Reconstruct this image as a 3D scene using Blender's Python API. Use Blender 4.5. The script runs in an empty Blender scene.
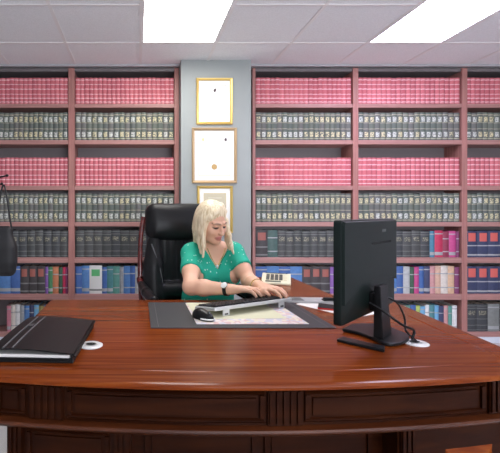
import bpy, bmesh, math, random
import numpy as np
from mathutils import Vector, Matrix
random.seed(7)
S = bpy.context.scene
COL = S.collection

# ---------------------------------------------------------------- camera, world, exposure
F_PX, PX0, PY0 = 410.0, 138.0, 211.0          # focal length and principal point of the (cropped) photograph
CAM_Z = 1.21
cam = bpy.data.cameras.new('camera'); camo = bpy.data.objects.new('camera', cam); COL.objects.link(camo)
camo.location = (0, 0, CAM_Z); camo.rotation_euler = (math.pi/2, 0, 0)
cam.sensor_fit = 'HORIZONTAL'; cam.sensor_width = 36.0; cam.lens = F_PX/500*36
cam.shift_x = (250-PX0)/500; cam.shift_y = -(226.5-PY0)/500
cam.clip_start = .02
S.camera = camo
w = bpy.data.worlds.new('world'); S.world = w; w.use_nodes = True
w.node_tree.nodes['Background'].inputs[0].default_value = (.8, .85, 1, 1)
w.node_tree.nodes['Background'].inputs[1].default_value = .2
S.view_settings.view_transform = 'Standard'; S.view_settings.look = 'None'
S.view_settings.gamma = 1; S.view_settings.use_curve_mapping = False
S.view_settings.exposure = 0.52
LIGHT_WARM = (1.0, .97, .93); LIGHT_COOL = (.78, .75, 1.0)
P_FRONT, P_RIGHT, P_REAR = 9.0, 11.0, 2.0   # radiance of the fluorescent panels
FILL_POWER = 180.0                            # added fill lamp behind the viewer, no known source
dl = bpy.data.lights.new('fill_light', 'AREA'); dl.shape = 'RECTANGLE'; dl.size = 3.0; dl.size_y = 1.5; dl.energy = FILL_POWER; dl.color = (.90, .92, 1.0)
dlo = bpy.data.objects.new('fill_light', dl); COL.objects.link(dlo); dlo.location = (1.9, -2.9, 1.35); dlo.rotation_euler = (math.radians(140), 0, 0)   # tilted up to brighten the ceiling and the face

def X_(px, Y): return (px-PX0)*Y/F_PX
def Z_(py, Y): return CAM_Z-(py-PY0)*Y/F_PX

# ---------------------------------------------------------------- materials
def new_mat(name):
    m = bpy.data.materials.new(name); m.use_nodes = True
    return m, m.node_tree.nodes, m.node_tree.links, m.node_tree.nodes['Principled BSDF']
def mat(name, col, rough=.5, metal=0, spec=.5, coat=0, var=.0, scale=30, bump=0, bscale=200):
    m, n, l, b = new_mat(name)
    b.inputs['Base Color'].default_value = (*col, 1); b.inputs['Roughness'].default_value = rough
    b.inputs['Metallic'].default_value = metal; b.inputs['Specular IOR Level'].default_value = spec
    b.inputs['Coat Weight'].default_value = coat
    tc = n.new('ShaderNodeTexCoord')
    if var:
        t = n.new('ShaderNodeTexNoise'); t.inputs['Scale'].default_value = scale; t.inputs['Detail'].default_value = 4
        r = n.new('ShaderNodeValToRGB')
        r.color_ramp.elements[0].position = .3; r.color_ramp.elements[1].position = .7
        r.color_ramp.elements[0].color = (*[c*(1-var) for c in col], 1)
        r.color_ramp.elements[1].color = (*[min(1, c*(1+var)) for c in col], 1)
        l.new(tc.outputs['Object'], t.inputs['Vector']); l.new(t.outputs['Fac'], r.inputs[0]); l.new(r.outputs[0], b.inputs['Base Color'])
    if bump:
        t = n.new('ShaderNodeTexNoise'); t.inputs['Scale'].default_value = bscale
        bp = n.new('ShaderNodeBump'); bp.inputs['Strength'].default_value = bump; bp.inputs['Distance'].default_value = .002
        l.new(tc.outputs['Object'], t.inputs['Vector']); l.new(t.outputs['Fac'], bp.inputs['Height']); l.new(bp.outputs[0], b.inputs['Normal'])
    return m
def wood(name, c0, c1, c2, rough=.3, coat=.3, stretch=(1.2, 22, 22), spec=.3, plank=0):
    m, n, l, b = new_mat(name)
    tc = n.new('ShaderNodeTexCoord'); mp = n.new('ShaderNodeMapping'); mp.inputs['Scale'].default_value = stretch
    t = n.new('ShaderNodeTexNoise'); t.inputs['Scale'].default_value = 2.2; t.inputs['Detail'].default_value = 7; t.inputs['Distortion'].default_value = .6
    r = n.new('ShaderNodeValToRGB'); e = r.color_ramp.elements
    e[0].position = .32; e[0].color = (*c0, 1); e[1].position = .7; e[1].color = (*c2, 1)
    k = e.new(.5); k.color = (*c1, 1)
    l.new(tc.outputs['Object'], mp.inputs[0]); l.new(mp.outputs[0], t.inputs['Vector']); l.new(t.outputs['Fac'], r.inputs[0])
    l.new(r.outputs[0], b.inputs['Base Color'])
    b.inputs['Roughness'].default_value = rough; b.inputs['Coat Weight'].default_value = coat; b.inputs['Coat Roughness'].default_value = .12
    b.inputs['Specular IOR Level'].default_value = spec
    return m
def emit(name, col, s):
    m, n, l, b = new_mat(name)
    b.inputs['Base Color'].default_value = (.8, .8, .8, 1)
    b.inputs['Emission Color'].default_value = (*col, 1); b.inputs['Emission Strength'].default_value = s
    return m

M = {}
M['paint'] = mat('grey wall paint', (.50, .51, .52), .7, var=.03, scale=3)
M['pillar'] = mat('grey pillar paint', (.30, .325, .32), .7, var=.03, scale=3)
M['tile'] = mat('ceiling tile', (.86, .87, .89), .9, var=.06, scale=120, bump=.3, bscale=300)
M['tbar'] = mat('ceiling bar', (.86, .84, .84), .6)
M['alu'] = mat('aluminium trim', (.6, .62, .65), .4, .3)
M['white'] = mat('white plastic', (.75, .75, .73), .4)
M['base_white'] = mat('white plinth paint', (.70, .74, .82), .5)
M['carpet'] = mat('grey carpet', (.52, .52, .52), .95, var=.3, scale=400, bump=.5, bscale=600)
M['case'] = wood('rosy shelf wood', (.35, .175, .16), (.41, .21, .19), (.47, .25, .23), .4, 0, (1, 30, 30))
M['case_v'] = wood('rosy upright wood', (.33, .145, .128), (.38, .175, .155), (.44, .21, .185), .4, 0, (30, 30, 1))
M['case_back'] = mat('dark case back', (.17, .15, .155), .5)
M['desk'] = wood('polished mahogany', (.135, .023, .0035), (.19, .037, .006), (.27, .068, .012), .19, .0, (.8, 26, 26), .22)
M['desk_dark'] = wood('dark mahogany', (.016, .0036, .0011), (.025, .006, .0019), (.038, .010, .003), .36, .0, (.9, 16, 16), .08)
M['desk'].node_tree.nodes['Principled BSDF'].inputs['IOR'].default_value = 1.38
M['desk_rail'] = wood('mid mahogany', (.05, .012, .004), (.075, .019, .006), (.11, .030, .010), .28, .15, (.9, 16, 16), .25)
M['desk_groove'] = mat('dark groove', (.02, .006, .004), .4)
M['leather'] = mat('black leather', (.010, .010, .011), .36, spec=.2, bump=.15, bscale=250)
M['leather_f'] = mat('black grained leather', (.010, .010, .011), .40, spec=.22, bump=.25, bscale=350)
M['piping'] = mat('grey stitched piping', (.10, .10, .105), .4)
M['ch_wood'] = wood('dark red chair wood', (.05, .006, .006), (.09, .012, .011), (.14, .02, .018), .25, .5)
M['blackp'] = mat('black plastic', (.008, .008, .009), .35, spec=.22)
M['blackm'] = mat('matt black plastic', (.010, .012, .012), .5, spec=.2)
M['mon'] = mat('black monitor shell', (.005, .010, .009), .36, spec=.2, bump=.05, bscale=500)
M['slot'] = mat('vent black', (.002, .002, .002), .8)
M['greymark'] = mat('grey print', (.10, .11, .11), .5)
M['screen'] = mat('screen glass', (.01, .01, .012), .08)
M['silver'] = mat('silver plastic', (.62, .63, .63), .35, .2)
M['chrome'] = mat('chrome', (.75, .75, .76), .2, 1)
M['key'] = mat('black keys', (.014, .014, .016), .45)
M['pad'] = mat('charcoal desk pad', (.030, .031, .035), .55, bump=.2, bscale=300)
M['cream'] = mat('cream paper', (.68, .66, .46), .8)
M['paper'] = mat('white paper', (.78, .76, .74), .8)
M['cream_p'] = mat('cream plastic', (.72, .68, .50), .45)
M['lcd'] = mat('grey display', (.16, .18, .14), .2)
M['darkkey'] = mat('dark grey keys', (.10, .10, .09), .5)
M['redcov'] = mat('red notebook cover', (.55, .02, .02), .4)
M['gold'] = mat('gold frame', (.78, .55, .16), .32, .6)
M['bronze'] = mat('bronze wood frame', (.52, .36, .20), .35, .4)
M['mat_board'] = mat('ivory mat board', (.80, .80, .77), .8)
M['cert'] = mat('certificate paper', (.84, .83, .78), .8)
M['cert_line'] = mat('certificate ink', (.50, .48, .42), .8)
M['cert_dark'] = mat('certificate crest ink', (.07, .05, .06), .8)
M['cert_gold'] = mat('certificate gold line', (.68, .54, .28), .6)
M['cert_tan'] = mat('tan certificate print', (.55, .50, .36), .8)
M['seal'] = mat('gold seal', (.42, .27, .10), .5, .3)
M['brass'] = mat('gold jewellery', (.80, .58, .22), .25, 1)
M['dial'] = mat('white watch dial', (.82, .82, .8), .3)
M['trouser'] = mat('black trouser cloth', (.015, .015, .018), .8)
M['bag'] = mat('black bag fabric', (.012, .012, .014), .6, bump=.3, bscale=200)

# printed map sheet
def map_mat():
    m, n, l, b = new_mat('printed sheet')
    tc = n.new('ShaderNodeTexCoord'); v = n.new('ShaderNodeTexVoronoi'); v.inputs['Scale'].default_value = 55
    r = n.new('ShaderNodeValToRGB'); r.color_ramp.interpolation = 'CONSTANT'; e = r.color_ramp.elements
    e[0].color = (.74, .66, .62, 1); e[1].position = .35; e[1].color = (.66, .46, .44, 1)
    k = e.new(.55); k.color = (.58, .56, .62, 1); k = e.new(.75); k.color = (.74, .68, .52, 1)
    l.new(tc.outputs['Object'], v.inputs['Vector']); l.new(v.outputs['Color'], r.inputs[0]); l.new(r.outputs[0], b.inputs['Base Color'])
    b.inputs['Roughness'].default_value = .7
    return m
M['map'] = map_mat()

def skin_mat():
    m, n, l, b = new_mat('skin')
    a = n.new('ShaderNodeAttribute'); a.attribute_name = 'marks'
    sp = n.new('ShaderNodeSeparateColor'); l.new(a.outputs['Color'], sp.inputs[0])
    col = None
    prev = (.80, .475, .325, 1)
    for i, c in enumerate([(.50, .18, .15, 1), (.17, .10, .06, 1), (.035, .022, .018, 1)]):
        mx = n.new('ShaderNodeMix'); mx.data_type = 'RGBA'
        l.new(sp.outputs[i], mx.inputs[0])
        if col is None: mx.inputs[6].default_value = prev
        else: l.new(col, mx.inputs[6])
        mx.inputs[7].default_value = c
        col = mx.outputs[2]
    l.new(col, b.inputs['Base Color'])
    b.inputs['Roughness'].default_value = .5
    b.inputs['Subsurface Weight'].default_value = .12; b.inputs['Subsurface Radius'].default_value = (.01, .004, .002)
    b.inputs['Subsurface Scale'].default_value = .5
    return m
M['skin'] = skin_mat()

def hair_mat():
    m, n, l, b = new_mat('blonde hair')
    tc = n.new('ShaderNodeTexCoord'); mp = n.new('ShaderNodeMapping'); mp.inputs['Scale'].default_value = (150, 150, 9)
    t = n.new('ShaderNodeTexNoise'); t.inputs['Scale'].default_value = 1; t.inputs['Detail'].default_value = 4
    r = n.new('ShaderNodeValToRGB'); e = r.color_ramp.elements
    e[0].position = .3; e[0].color = (.62, .46, .25, 1); e[1].position = .62; e[1].color = (.90, .79, .58, 1)
    l.new(tc.outputs['Object'], mp.inputs[0]); l.new(mp.outputs[0], t.inputs['Vector']); l.new(t.outputs['Fac'], r.inputs[0]); l.new(r.outputs[0], b.inputs['Base Color'])
    bp = n.new('ShaderNodeBump'); bp.inputs['Strength'].default_value = .25; bp.inputs['Distance'].default_value = .001
    l.new(t.outputs['Fac'], bp.inputs['Height']); l.new(bp.outputs[0], b.inputs['Normal'])
    b.inputs['Roughness'].default_value = .42
    return m
M['hair'] = hair_mat()

def blouse_mat():
    m, n, l, b = new_mat('teal green printed cloth')
    tc = n.new('ShaderNodeTexCoord'); mp = n.new('ShaderNodeMapping'); mp.inputs['Rotation'].default_value = (.3, .5, .4); mp.inputs['Scale'].default_value = (44, 44, 26)
    v = n.new('ShaderNodeTexVoronoi'); v.inputs['Scale'].default_value = 1; v.inputs['Randomness'].default_value = .9
    r = n.new('ShaderNodeValToRGB'); e = r.color_ramp.elements
    e[0].position = .10; e[0].color = (.62, .80, .72, 1); e[1].position = .17; e[1].color = (.008, .41, .275, 1)
    l.new(tc.outputs['Object'], mp.inputs[0]); l.new(mp.outputs[0], v.inputs['Vector']); l.new(v.outputs['Distance'], r.inputs[0]); l.new(r.outputs[0], b.inputs['Base Color'])
    b.inputs['Roughness'].default_value = .75
    return m
M['blouse'] = blouse_mat()

# ---------------------------------------------------------------- object helpers
def link(name, mesh, parent=None):
    o = bpy.data.objects.new(name, mesh); COL.objects.link(o)
    if parent is not None: o.parent = parent
    return o
def tag(o, label=None, cat=None, group=None, kind=None):
    if label: o['label'] = label
    if cat: o['category'] = cat
    if group: o['group'] = group
    if kind: o['kind'] = kind
    return o
def thing(name, label, cat, loc=(0, 0, 0), rz=0, group=None):
    o = bpy.data.objects.new(name, None); COL.objects.link(o); o.empty_display_size = .05
    o.location = loc; o.rotation_euler = (0, 0, rz)
    return tag(o, label, cat, group)
def bm_obj(name, bm, m, parent=None, smooth=False, bevel=0, segs=2):
    bmesh.ops.recalc_face_normals(bm, faces=bm.faces)
    me = bpy.data.meshes.new(name); bm.to_mesh(me); bm.free()
    for mm in (m if isinstance(m, (list, tuple)) else [m]): me.materials.append(mm)
    if smooth:
        me.polygons.foreach_set('use_smooth', [True]*len(me.polygons))
        if smooth != 'all': me.set_sharp_from_angle(angle=math.radians(38))
    o = link(name, me, parent)
    if bevel:
        b = o.modifiers.new('bevel', 'BEVEL'); b.width = bevel; b.segments = segs; b.limit_method = 'ANGLE'; b.angle_limit = .6
    return o
def box(bm, x0, x1, y0, y1, z0, z1, mi=0, mtx=None):
    vs = [bm.verts.new((x, y, z)) for z in (z0, z1) for y in (y0, y1) for x in (x0, x1)]
    if mtx: 
        for v in vs: v.co = mtx @ v.co
    for f in ((0, 2, 3, 1), (4, 5, 7, 6), (0, 1, 5, 4), (2, 6, 7, 3), (0, 4, 6, 2), (1, 3, 7, 5)):
        fc = bm.faces.new([vs[i] for i in f]); fc.material_index = mi
    return vs
def tube(bm, pts, r, n=10, mi=0, cap=True):
    pts = [Vector(p) for p in pts]; rs = r if isinstance(r, (list, tuple)) else [r]*len(pts)
    rings = []; ref = Vector((0, 0, 1))
    for i, p in enumerate(pts):
        t = (pts[min(i+1, len(pts)-1)]-pts[max(i-1, 0)]).normalized()
        a = t.cross(ref)
        if a.length < 1e-3: a = t.cross(Vector((1, 0, 0)))
        a.normalize(); b = t.cross(a).normalized()
        rings.append([bm.verts.new(p+rs[i]*(math.cos(k*2*math.pi/n)*a+math.sin(k*2*math.pi/n)*b)) for k in range(n)])
    for i in range(len(rings)-1):
        for k in range(n):
            f = bm.faces.new((rings[i][k], rings[i][(k+1) % n], rings[i+1][(k+1) % n], rings[i+1][k])); f.material_index = mi
    if cap:
        bm.faces.new(rings[0][::-1]).material_index = mi; bm.faces.new(rings[-1]).material_index = mi
def lathe(bm, prof, n=24, c=(0, 0, 0), sx=1, sy=1, mi=0):
    rings = []
    for (r, z) in prof:
        rings.append([bm.verts.new((c[0]+sx*r*math.cos(2*math.pi*k/n), c[1]+sy*r*math.sin(2*math.pi*k/n), c[2]+z)) for k in range(n)])
    for i in range(len(rings)-1):
        for k in range(n):
            bm.faces.new((rings[i][k], rings[i][(k+1) % n], rings[i+1][(k+1) % n], rings[i+1][k])).material_index = mi
    bm.faces.new(rings[0][::-1]).material_index = mi; bm.faces.new(rings[-1]).material_index = mi
def prism(bm, poly, z0, z1, mi=0):
    a = [bm.verts.new((x, y, z0)) for x, y in poly]; b = [bm.verts.new((x, y, z1)) for x, y in poly]
    n = len(poly)
    for i in range(n): bm.faces.new((a[i], a[(i+1) % n], b[(i+1) % n], b[i])).material_index = mi
    bm.faces.new(a[::-1]).material_index = mi; bm.faces.new(b).material_index = mi
def smooth_path(pts, n=8):
    pts = [Vector(p) for p in pts]; P = [pts[0]]+pts+[pts[-1]]; out = []
    for i in range(1, len(P)-2):
        for k in range(n):
            t = k/n; a, b, c, d = P[i-1], P[i], P[i+1], P[i+2]
            out.append(.5*((2*b)+(c-a)*t+(2*a-5*b+4*c-d)*t*t+(3*b-a-3*c+d)*t**3))
    out.append(pts[-1]); return out
def simple(name, m, parent=None, bevel=0, smooth=False, *boxes):
    bm = bmesh.new()
    for b in boxes: box(bm, *b)
    return bm_obj(name, bm, m, parent, smooth, bevel)

# ---------------------------------------------------------------- implicit surfaces (for soft shapes)
class Vox:
    def __init__(s, lo, hi, h):
        s.h = h; s.lo = np.array(lo, float); s.n = np.ceil((np.array(hi)-s.lo)/h).astype(int)+1
        s.D = np.full(s.n, .2, np.float32)
        s.ax = [(s.lo[i]+h*np.arange(s.n[i])).astype(np.float32) for i in range(3)]
    def _sl(s, lo, hi, k):
        sl = []
        for i in range(3):
            a = int(np.clip(np.floor((lo[i]-k-s.lo[i])/s.h)-1, 0, s.n[i])); b = int(np.clip(np.ceil((hi[i]+k-s.lo[i])/s.h)+2, 0, s.n[i])); sl.append(slice(a, b))
        return tuple(sl)
    def op(s, fn, lo, hi, k=.02, mode='add'):
        sl = s._sl(lo, hi, max(k, .02)+.02)
        x, y, z = np.meshgrid(s.ax[0][sl[0]], s.ax[1][sl[1]], s.ax[2][sl[2]], indexing='ij', sparse=True)
        d = fn(x, y, z).astype(np.float32); a = s.D[sl]
        if mode == 'add':
            h = np.clip(.5+.5*(a-d)/k, 0, 1); s.D[sl] = a*(1-h)+d*h-k*h*(1-h)
        else:
            h = np.clip(.5-.5*(a+d)/k, 0, 1); s.D[sl] = a*(1-h)-d*h+k*h*(1-h)
    def cone(s, a, b, ra, rb, k=.02, mode='add'):
        a = np.array(a, float); b = np.array(b, float); ab = b-a; L = ab.dot(ab)+1e-12; R = max(ra, rb)
        def fn(x, y, z):
            t = np.clip(((x-a[0])*ab[0]+(y-a[1])*ab[1]+(z-a[2])*ab[2])/L, 0, 1)
            return np.sqrt((x-a[0]-t*ab[0])**2+(y-a[1]-t*ab[1])**2+(z-a[2]-t*ab[2])**2)-(ra+t*(rb-ra))
        s.op(fn, np.minimum(a, b)-R, np.maximum(a, b)+R, k, mode)
    def chain(s, pts, rs, k=.02):
        for i in range(len(pts)-1): s.cone(pts[i], pts[i+1], rs[i], rs[i+1], k)
    def ell(s, c, r, R=None, k=.02, mode='add'):
        c = np.array(c, float); r = np.array(r, float); R = np.eye(3) if R is None else np.array(R)   # rows of R: local axes in world
        def fn(x, y, z):
            p = [(R[i][0]*(x-c[0])+R[i][1]*(y-c[1])+R[i][2]*(z-c[2])) for i in range(3)]
            k0 = np.sqrt(sum((p[i]/r[i])**2 for i in range(3))); k1 = np.sqrt(sum((p[i]/r[i]**2)**2 for i in range(3)))+1e-9
            return k0*(k0-1)/k1
        s.op(fn, c-r.max(), c+r.max(), k, mode)
    def rbox(s, c, half, rad, R=None, k=.01, mode='add', wob=None):
        c = np.array(c, float); half = np.array(half, float); R = np.eye(3) if R is None else np.array(R)
        def fn(x, y, z):
            p = [(R[i][0]*(x-c[0])+R[i][1]*(y-c[1])+R[i][2]*(z-c[2])) for i in range(3)]
            q = [np.abs(p[i])-half[i]+rad for i in range(3)]
            d = np.sqrt(sum(np.maximum(v, 0)**2 for v in q))+np.minimum(np.maximum(np.maximum(q[0], q[1]), q[2]), 0)-rad
            return d+(wob(*p) if wob else 0)
        m = np.linalg.norm(half); s.op(fn, c-m, c+m, k, mode)
    def mesh(s):
        D = s.D; Sg = D < 0
        D[0], D[-1] = np.maximum(D[0], .001), np.maximum(D[-1], .001); D[:, 0] = np.maximum(D[:, 0], .001); D[:, -1] = np.maximum(D[:, -1], .001)
        D[:, :, 0] = np.maximum(D[:, :, 0], .001); D[:, :, -1] = np.maximum(D[:, :, -1], .001)
        Sg = D < 0
        c = np.zeros(tuple(np.array(D.shape)-1), np.int8)
        for i in (0, 1):
            for j in (0, 1):
                for k in (0, 1):
                    c += Sg[i:i+c.shape[0], j:j+c.shape[1], k:k+c.shape[2]]
        m = (c > 0) & (c < 8); I = np.argwhere(m)
        idx = np.full(c.shape, -1, np.int64); idx[m] = np.arange(len(I))
        acc = np.zeros((len(I), 3)); cnt = np.zeros(len(I))
        cor = [(i, j, k) for i in (0, 1) for j in (0, 1) for k in (0, 1)]
        for a in cor:
            for ax in range(3):
                if a[ax]: continue
                b = list(a); b[ax] = 1
                va = D[I[:, 0]+a[0], I[:, 1]+a[1], I[:, 2]+a[2]]; vb = D[I[:, 0]+b[0], I[:, 1]+b[1], I[:, 2]+b[2]]
                x = (va < 0) != (vb < 0); t = np.where(x, va/np.where(x, va-vb, 1), 0)
                p = np.tile(np.array(a, float), (len(I), 1)); p[:, ax] += t
                acc += np.where(x[:, None], p, 0); cnt += x
        V = s.lo+s.h*(I+acc/cnt[:, None])
        faces = []
        for ax in range(3):
            u, v = (ax+1) % 3, (ax+2) % 3
            sa = [slice(None)]*3; sb = [slice(None)]*3; sa[ax] = slice(0, -1); sb[ax] = slice(1, None)
            A, B = Sg[tuple(sa)], Sg[tuple(sb)]
            E = np.argwhere(A != B)
            E = E[(E[:, u] > 0) & (E[:, v] > 0)]
            ins = A[E[:, 0], E[:, 1], E[:, 2]]
            q = []
            for du, dv in ((-1, -1), (0, -1), (0, 0), (-1, 0)):
                e = E.copy(); e[:, u] += du; e[:, v] += dv; q.append(idx[e[:, 0], e[:, 1], e[:, 2]])
            q = np.stack(q, 1); q[~ins] = q[~ins][:, ::-1]; faces.append(q)
        return V, np.concatenate(faces)
    def obj(s, name, m, parent=None):
        V, Fc = s.mesh(); me = bpy.data.meshes.new(name)
        me.from_pydata(V.tolist(), [], Fc.tolist()); me.materials.append(m)
        me.polygons.foreach_set('use_smooth', [True]*len(me.polygons)); me.update()
        o = link(name, me, parent)
        return o, V

# ================================================================ THE ROOM
RX0, RX1, RY0, RY1, CZ = -1.72, 4.06, -2.6, 4.0, CAM_Z+1.326
def struct(name, bm, m, bevel=0): return tag(bm_obj(name, bm, m, None, False, bevel), kind='structure')
def sbox(name, m, *b):
    bm = bmesh.new(); box(bm, *b); return struct(name, bm, m)
sbox('floor', M['carpet'], RX0-.1, RX1+.1, RY0-.1, RY1+.1, -.1, 0)
sbox('wall_back', M['paint'], RX0-.1, RX1+.1, RY1, RY1+.1, 0, CZ)
sbox('wall_left', M['paint'], RX0-.1, RX0, RY0, RY1, 0, CZ)
sbox('wall_right', M['paint'], RX1, RX1+.1, RY0, RY1, 0, CZ)
bm = bmesh.new()
for q in ((RX0-.1, .4, 0, CZ), (3.4, RX1+.1, 0, CZ), (.4, 3.4, 0, .8), (.4, 3.4, 2.3, CZ)): box(bm, q[0], q[1], RY0-.1, RY0, q[2], q[3])
struct('wall_front', bm, M['paint'])
bm = bmesh.new()
for x in (.4, 1.37, 2.37, 3.34): box(bm, x, x+.06, RY0-.07, RY0-.02, .8, 2.3)
for z in (.8, 2.24): box(bm, .46, 3.34, RY0-.07, RY0-.02, z, z+.06)
struct('added_window_1', bm, M['white'])  # unseen frame, added to go with the fill lamp outside it
PIL0, PIL1, PILY = X_(181, 3.6), X_(251, 3.6), 3.6
sbox('wall_pillar', M['pillar'], PIL0, PIL1, PILY, RY1, 0, CZ)
# suspended ceiling: the tile field, with the light panels' openings left out
TX0, TY0, T = -2.350, -3.964, .593
panels = []
def cell(i, j): return TX0+i*T, TY0+j*.6
LIGHTS = [(4, 10, LIGHT_WARM, P_FRONT), (7, 10, LIGHT_COOL, P_RIGHT), (4, 5, LIGHT_WARM, P_REAR), (7, 5, LIGHT_COOL, P_REAR), (2, 7, LIGHT_WARM, P_REAR*.25)]
holes = {(i, j+d) for (i, j, c, p) in LIGHTS for d in (0, 1)}
bm = bmesh.new()
for i in range(0, 12):
    for j in range(0, 14):
        if (i, j) in holes: continue
        x, y = cell(i, j); x0, x1, y0, y1 = max(x, RX0), min(x+T, RX1), max(y, RY0), min(y+.6, RY1)
        if x1-x0 > .01 and y1-y0 > .01: box(bm, x0, x1, y0, y1, CZ, CZ+.015)
struct('ceiling', bm, M['tile'])
bm = bmesh.new()
for i in range(0, 12):
    x = TX0+i*T
    if RX0 < x < RX1: box(bm, x-.012, x+.012, RY0, RY1, CZ-.004, CZ-.0005)
for j in range(0, 14):
    y = TY0+j*.6
    if RY0 < y < RY1:
        if j == 11 or j == 10 or j == 12 or j in (5, 6, 7, 8, 9): pass
        xs = RX0
        for i in range(0, 12):
            x = TX0+i*T
            if (i, j) in holes and (i, j-1) in holes: continue
            x0, x1 = max(x+.012, RX0), min(x+T-.012, RX1)
            if x1 > x0: box(bm, x0, x1, y-.012, y+.012, CZ-.004, CZ-.0005)
struct('trim_1', bm, M['tbar'])
bm = bmesh.new()
box(bm, RX0, PIL0-.003, 3.70, 3.745, CZ-.014, CZ-.0045); box(bm, PIL1+.003, RX1, 3.70, 3.745, CZ-.014, CZ-.0045)
struct('trim_2', bm, M['alu'])

lab = {(4, 10): 'bright white fluorescent panel in ceiling above seated woman', (7, 10): 'bright white fluorescent panel in ceiling at upper right',
       (4, 5): 'white fluorescent ceiling panel over the visitor side, behind the viewer', (7, 5): 'white fluorescent ceiling panel right of and behind the viewer',
       (2, 7): 'dim fluorescent ceiling panel left of the viewer'}
for (i, j, c, p) in LIGHTS:
    x, y = cell(i, j)
    t = thing('ceiling_light', lab[(i, j)], 'ceiling light', (x+T/2, y+.6, CZ), 0, None)
    bm = bmesh.new(); a, b = T/2-.012, .6-.012
    for q in ((-a, a, -b, -b+.009), (-a, a, b-.009, b), (-a, -a+.009, -b+.009, b-.009), (a-.009, a, -b+.009, b-.009)): box(bm, *q, -.003, .03)
    bm_obj('frame', bm, M['tbar'], t)
    bm = bmesh.new(); box(bm, -a+.0095, a-.0095, -b+.0095, b-.0095, .001, .009)
    bm_obj('diffuser', bm, emit('panel glow', c, p), t)

# ================================================================ BOOKCASES AND BOOKS
BY = 3.75                       # front plane of the bookcases
def bx(px): return X_(px, BY)
def bz(py): return Z_(py, BY)
SHELF = [(103.5, 107.5), (140, 144.3), (185.5, 190), (222, 226.5), (257.5, 263), (294, 300), (332, 337)]
BDEP = .23
def bookcase(name, label, ups, loc_x):
    t = thing(name, label, 'bookcase', (loc_x, BY, 0))
    def P(n, m, *bs):
        bm = bmesh.new()
        for b in bs: box(bm, b[0]-loc_x, b[1]-loc_x, b[2]-BY, b[3]-BY, b[4], b[5])
        return bm_obj(n, bm, m, t, False, .002, 1)
    top = CZ-.016; zb = bz(337)
    for a, b in ups: P('upright', M['case_v'], (bx(a), bx(b), BY, BY+BDEP, zb, top))
    for (a, b), (c, d) in zip(ups[:-1], ups[1:]):
        for s0, s1 in SHELF: P('shelf', M['case'], (bx(b)+.0004, bx(c)-.0004, BY+.002, BY+BDEP-.012, bz(s1), bz(s0)))
        P('top_board', M['case_back'], (bx(b)+.0004, bx(c)-.0004, BY+.01, BY+BDEP-.012, top-.03, top))
    P('back_panel', M['case_back'], (bx(ups[0][1])+.001, bx(ups[-1][0])-.001, BY+BDEP-.011, BY+BDEP, zb, top))
    P('plinth', M['base_white'], (bx(ups[0][0]), bx(ups[-1][1]), BY+.004, BY+BDEP, 0.0, zb-.0005))
    return t
UPL = [(-40, -34), (68.3, 74.5), (174.5, 179)]
UPR = [(252.5, 255.5), (353, 358.5), (462, 467.5), (570, 575)]
bookcase('bookcase', 'wall-height reddish wooden bookcase of law books left of the grey pillar', UPL, bx(70))
bookcase('bookcase', 'wall-height reddish wooden bookcase of law books right of the grey pillar', UPR, bx(400))

CV = {}
def cover(col, rough=.5):
    k = tuple(round(c, 3) for c in col)
    if k not in CV: CV[k] = mat('book cover', col, rough, spec=.5, var=.12, scale=40)
    return CV[k]
M['page'] = mat('page edges', (.62, .56, .46), .8)
MESH = {}
def book_mesh(w, h, d, mats, bands, key):
    """hardback: rounded spine towards -Y, boards, recessed page block. bands: (z0,z1,material) as fractions of the height"""
    k = (round(w, 4), round(h, 4), round(d, 3), key)
    if k in MESH: return MESH[k]
    bm = bmesh.new()
    zs = sorted({0, 1, *[b[0] for b in bands], *[b[1] for b in bands]})
    prof = []
    N = 6
    for i in range(N+1):
        a = -1+2*i/N; prof.append((a*w/2, -.008*(1-a*a)+.008*0))
    rings = [[bm.verts.new((x, y, z*h)) for x, y in prof] for z in zs]
    for i in range(len(zs)-1):
        zc = (zs[i]+zs[i+1])/2; mi = 0
        for b in bands:
            if b[0] <= zc <= b[1]: mi = b[2]
        for k2 in range(N):
            lim = (mi == 3 and (k2 == 0 or k2 == N-1))
            bm.faces.new((rings[i][k2], rings[i][k2+1], rings[i+1][k2+1], rings[i+1][k2])).material_index = 0 if lim else mi
    th = min(.003, w*.12)
    for sx in (-1, 1):       # boards
        xa, xb = sorted((sx*w/2, sx*(w/2-th)))
        box(bm, xa, xb, 0, d, 0, h)
    box(bm, -w/2+th, w/2-th, 0, .004, 0, h)
    box(bm, -w/2+th, w/2-th, .004, d-.006, .003, h-.005, 4)
    me = bpy.data.meshes.new('book'); bmesh.ops.recalc_face_normals(bm, faces=bm.faces); bm.to_mesh(me); bm.free()
    for m in mats: me.materials.append(m)
    MESH[k] = me; return me

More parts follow.
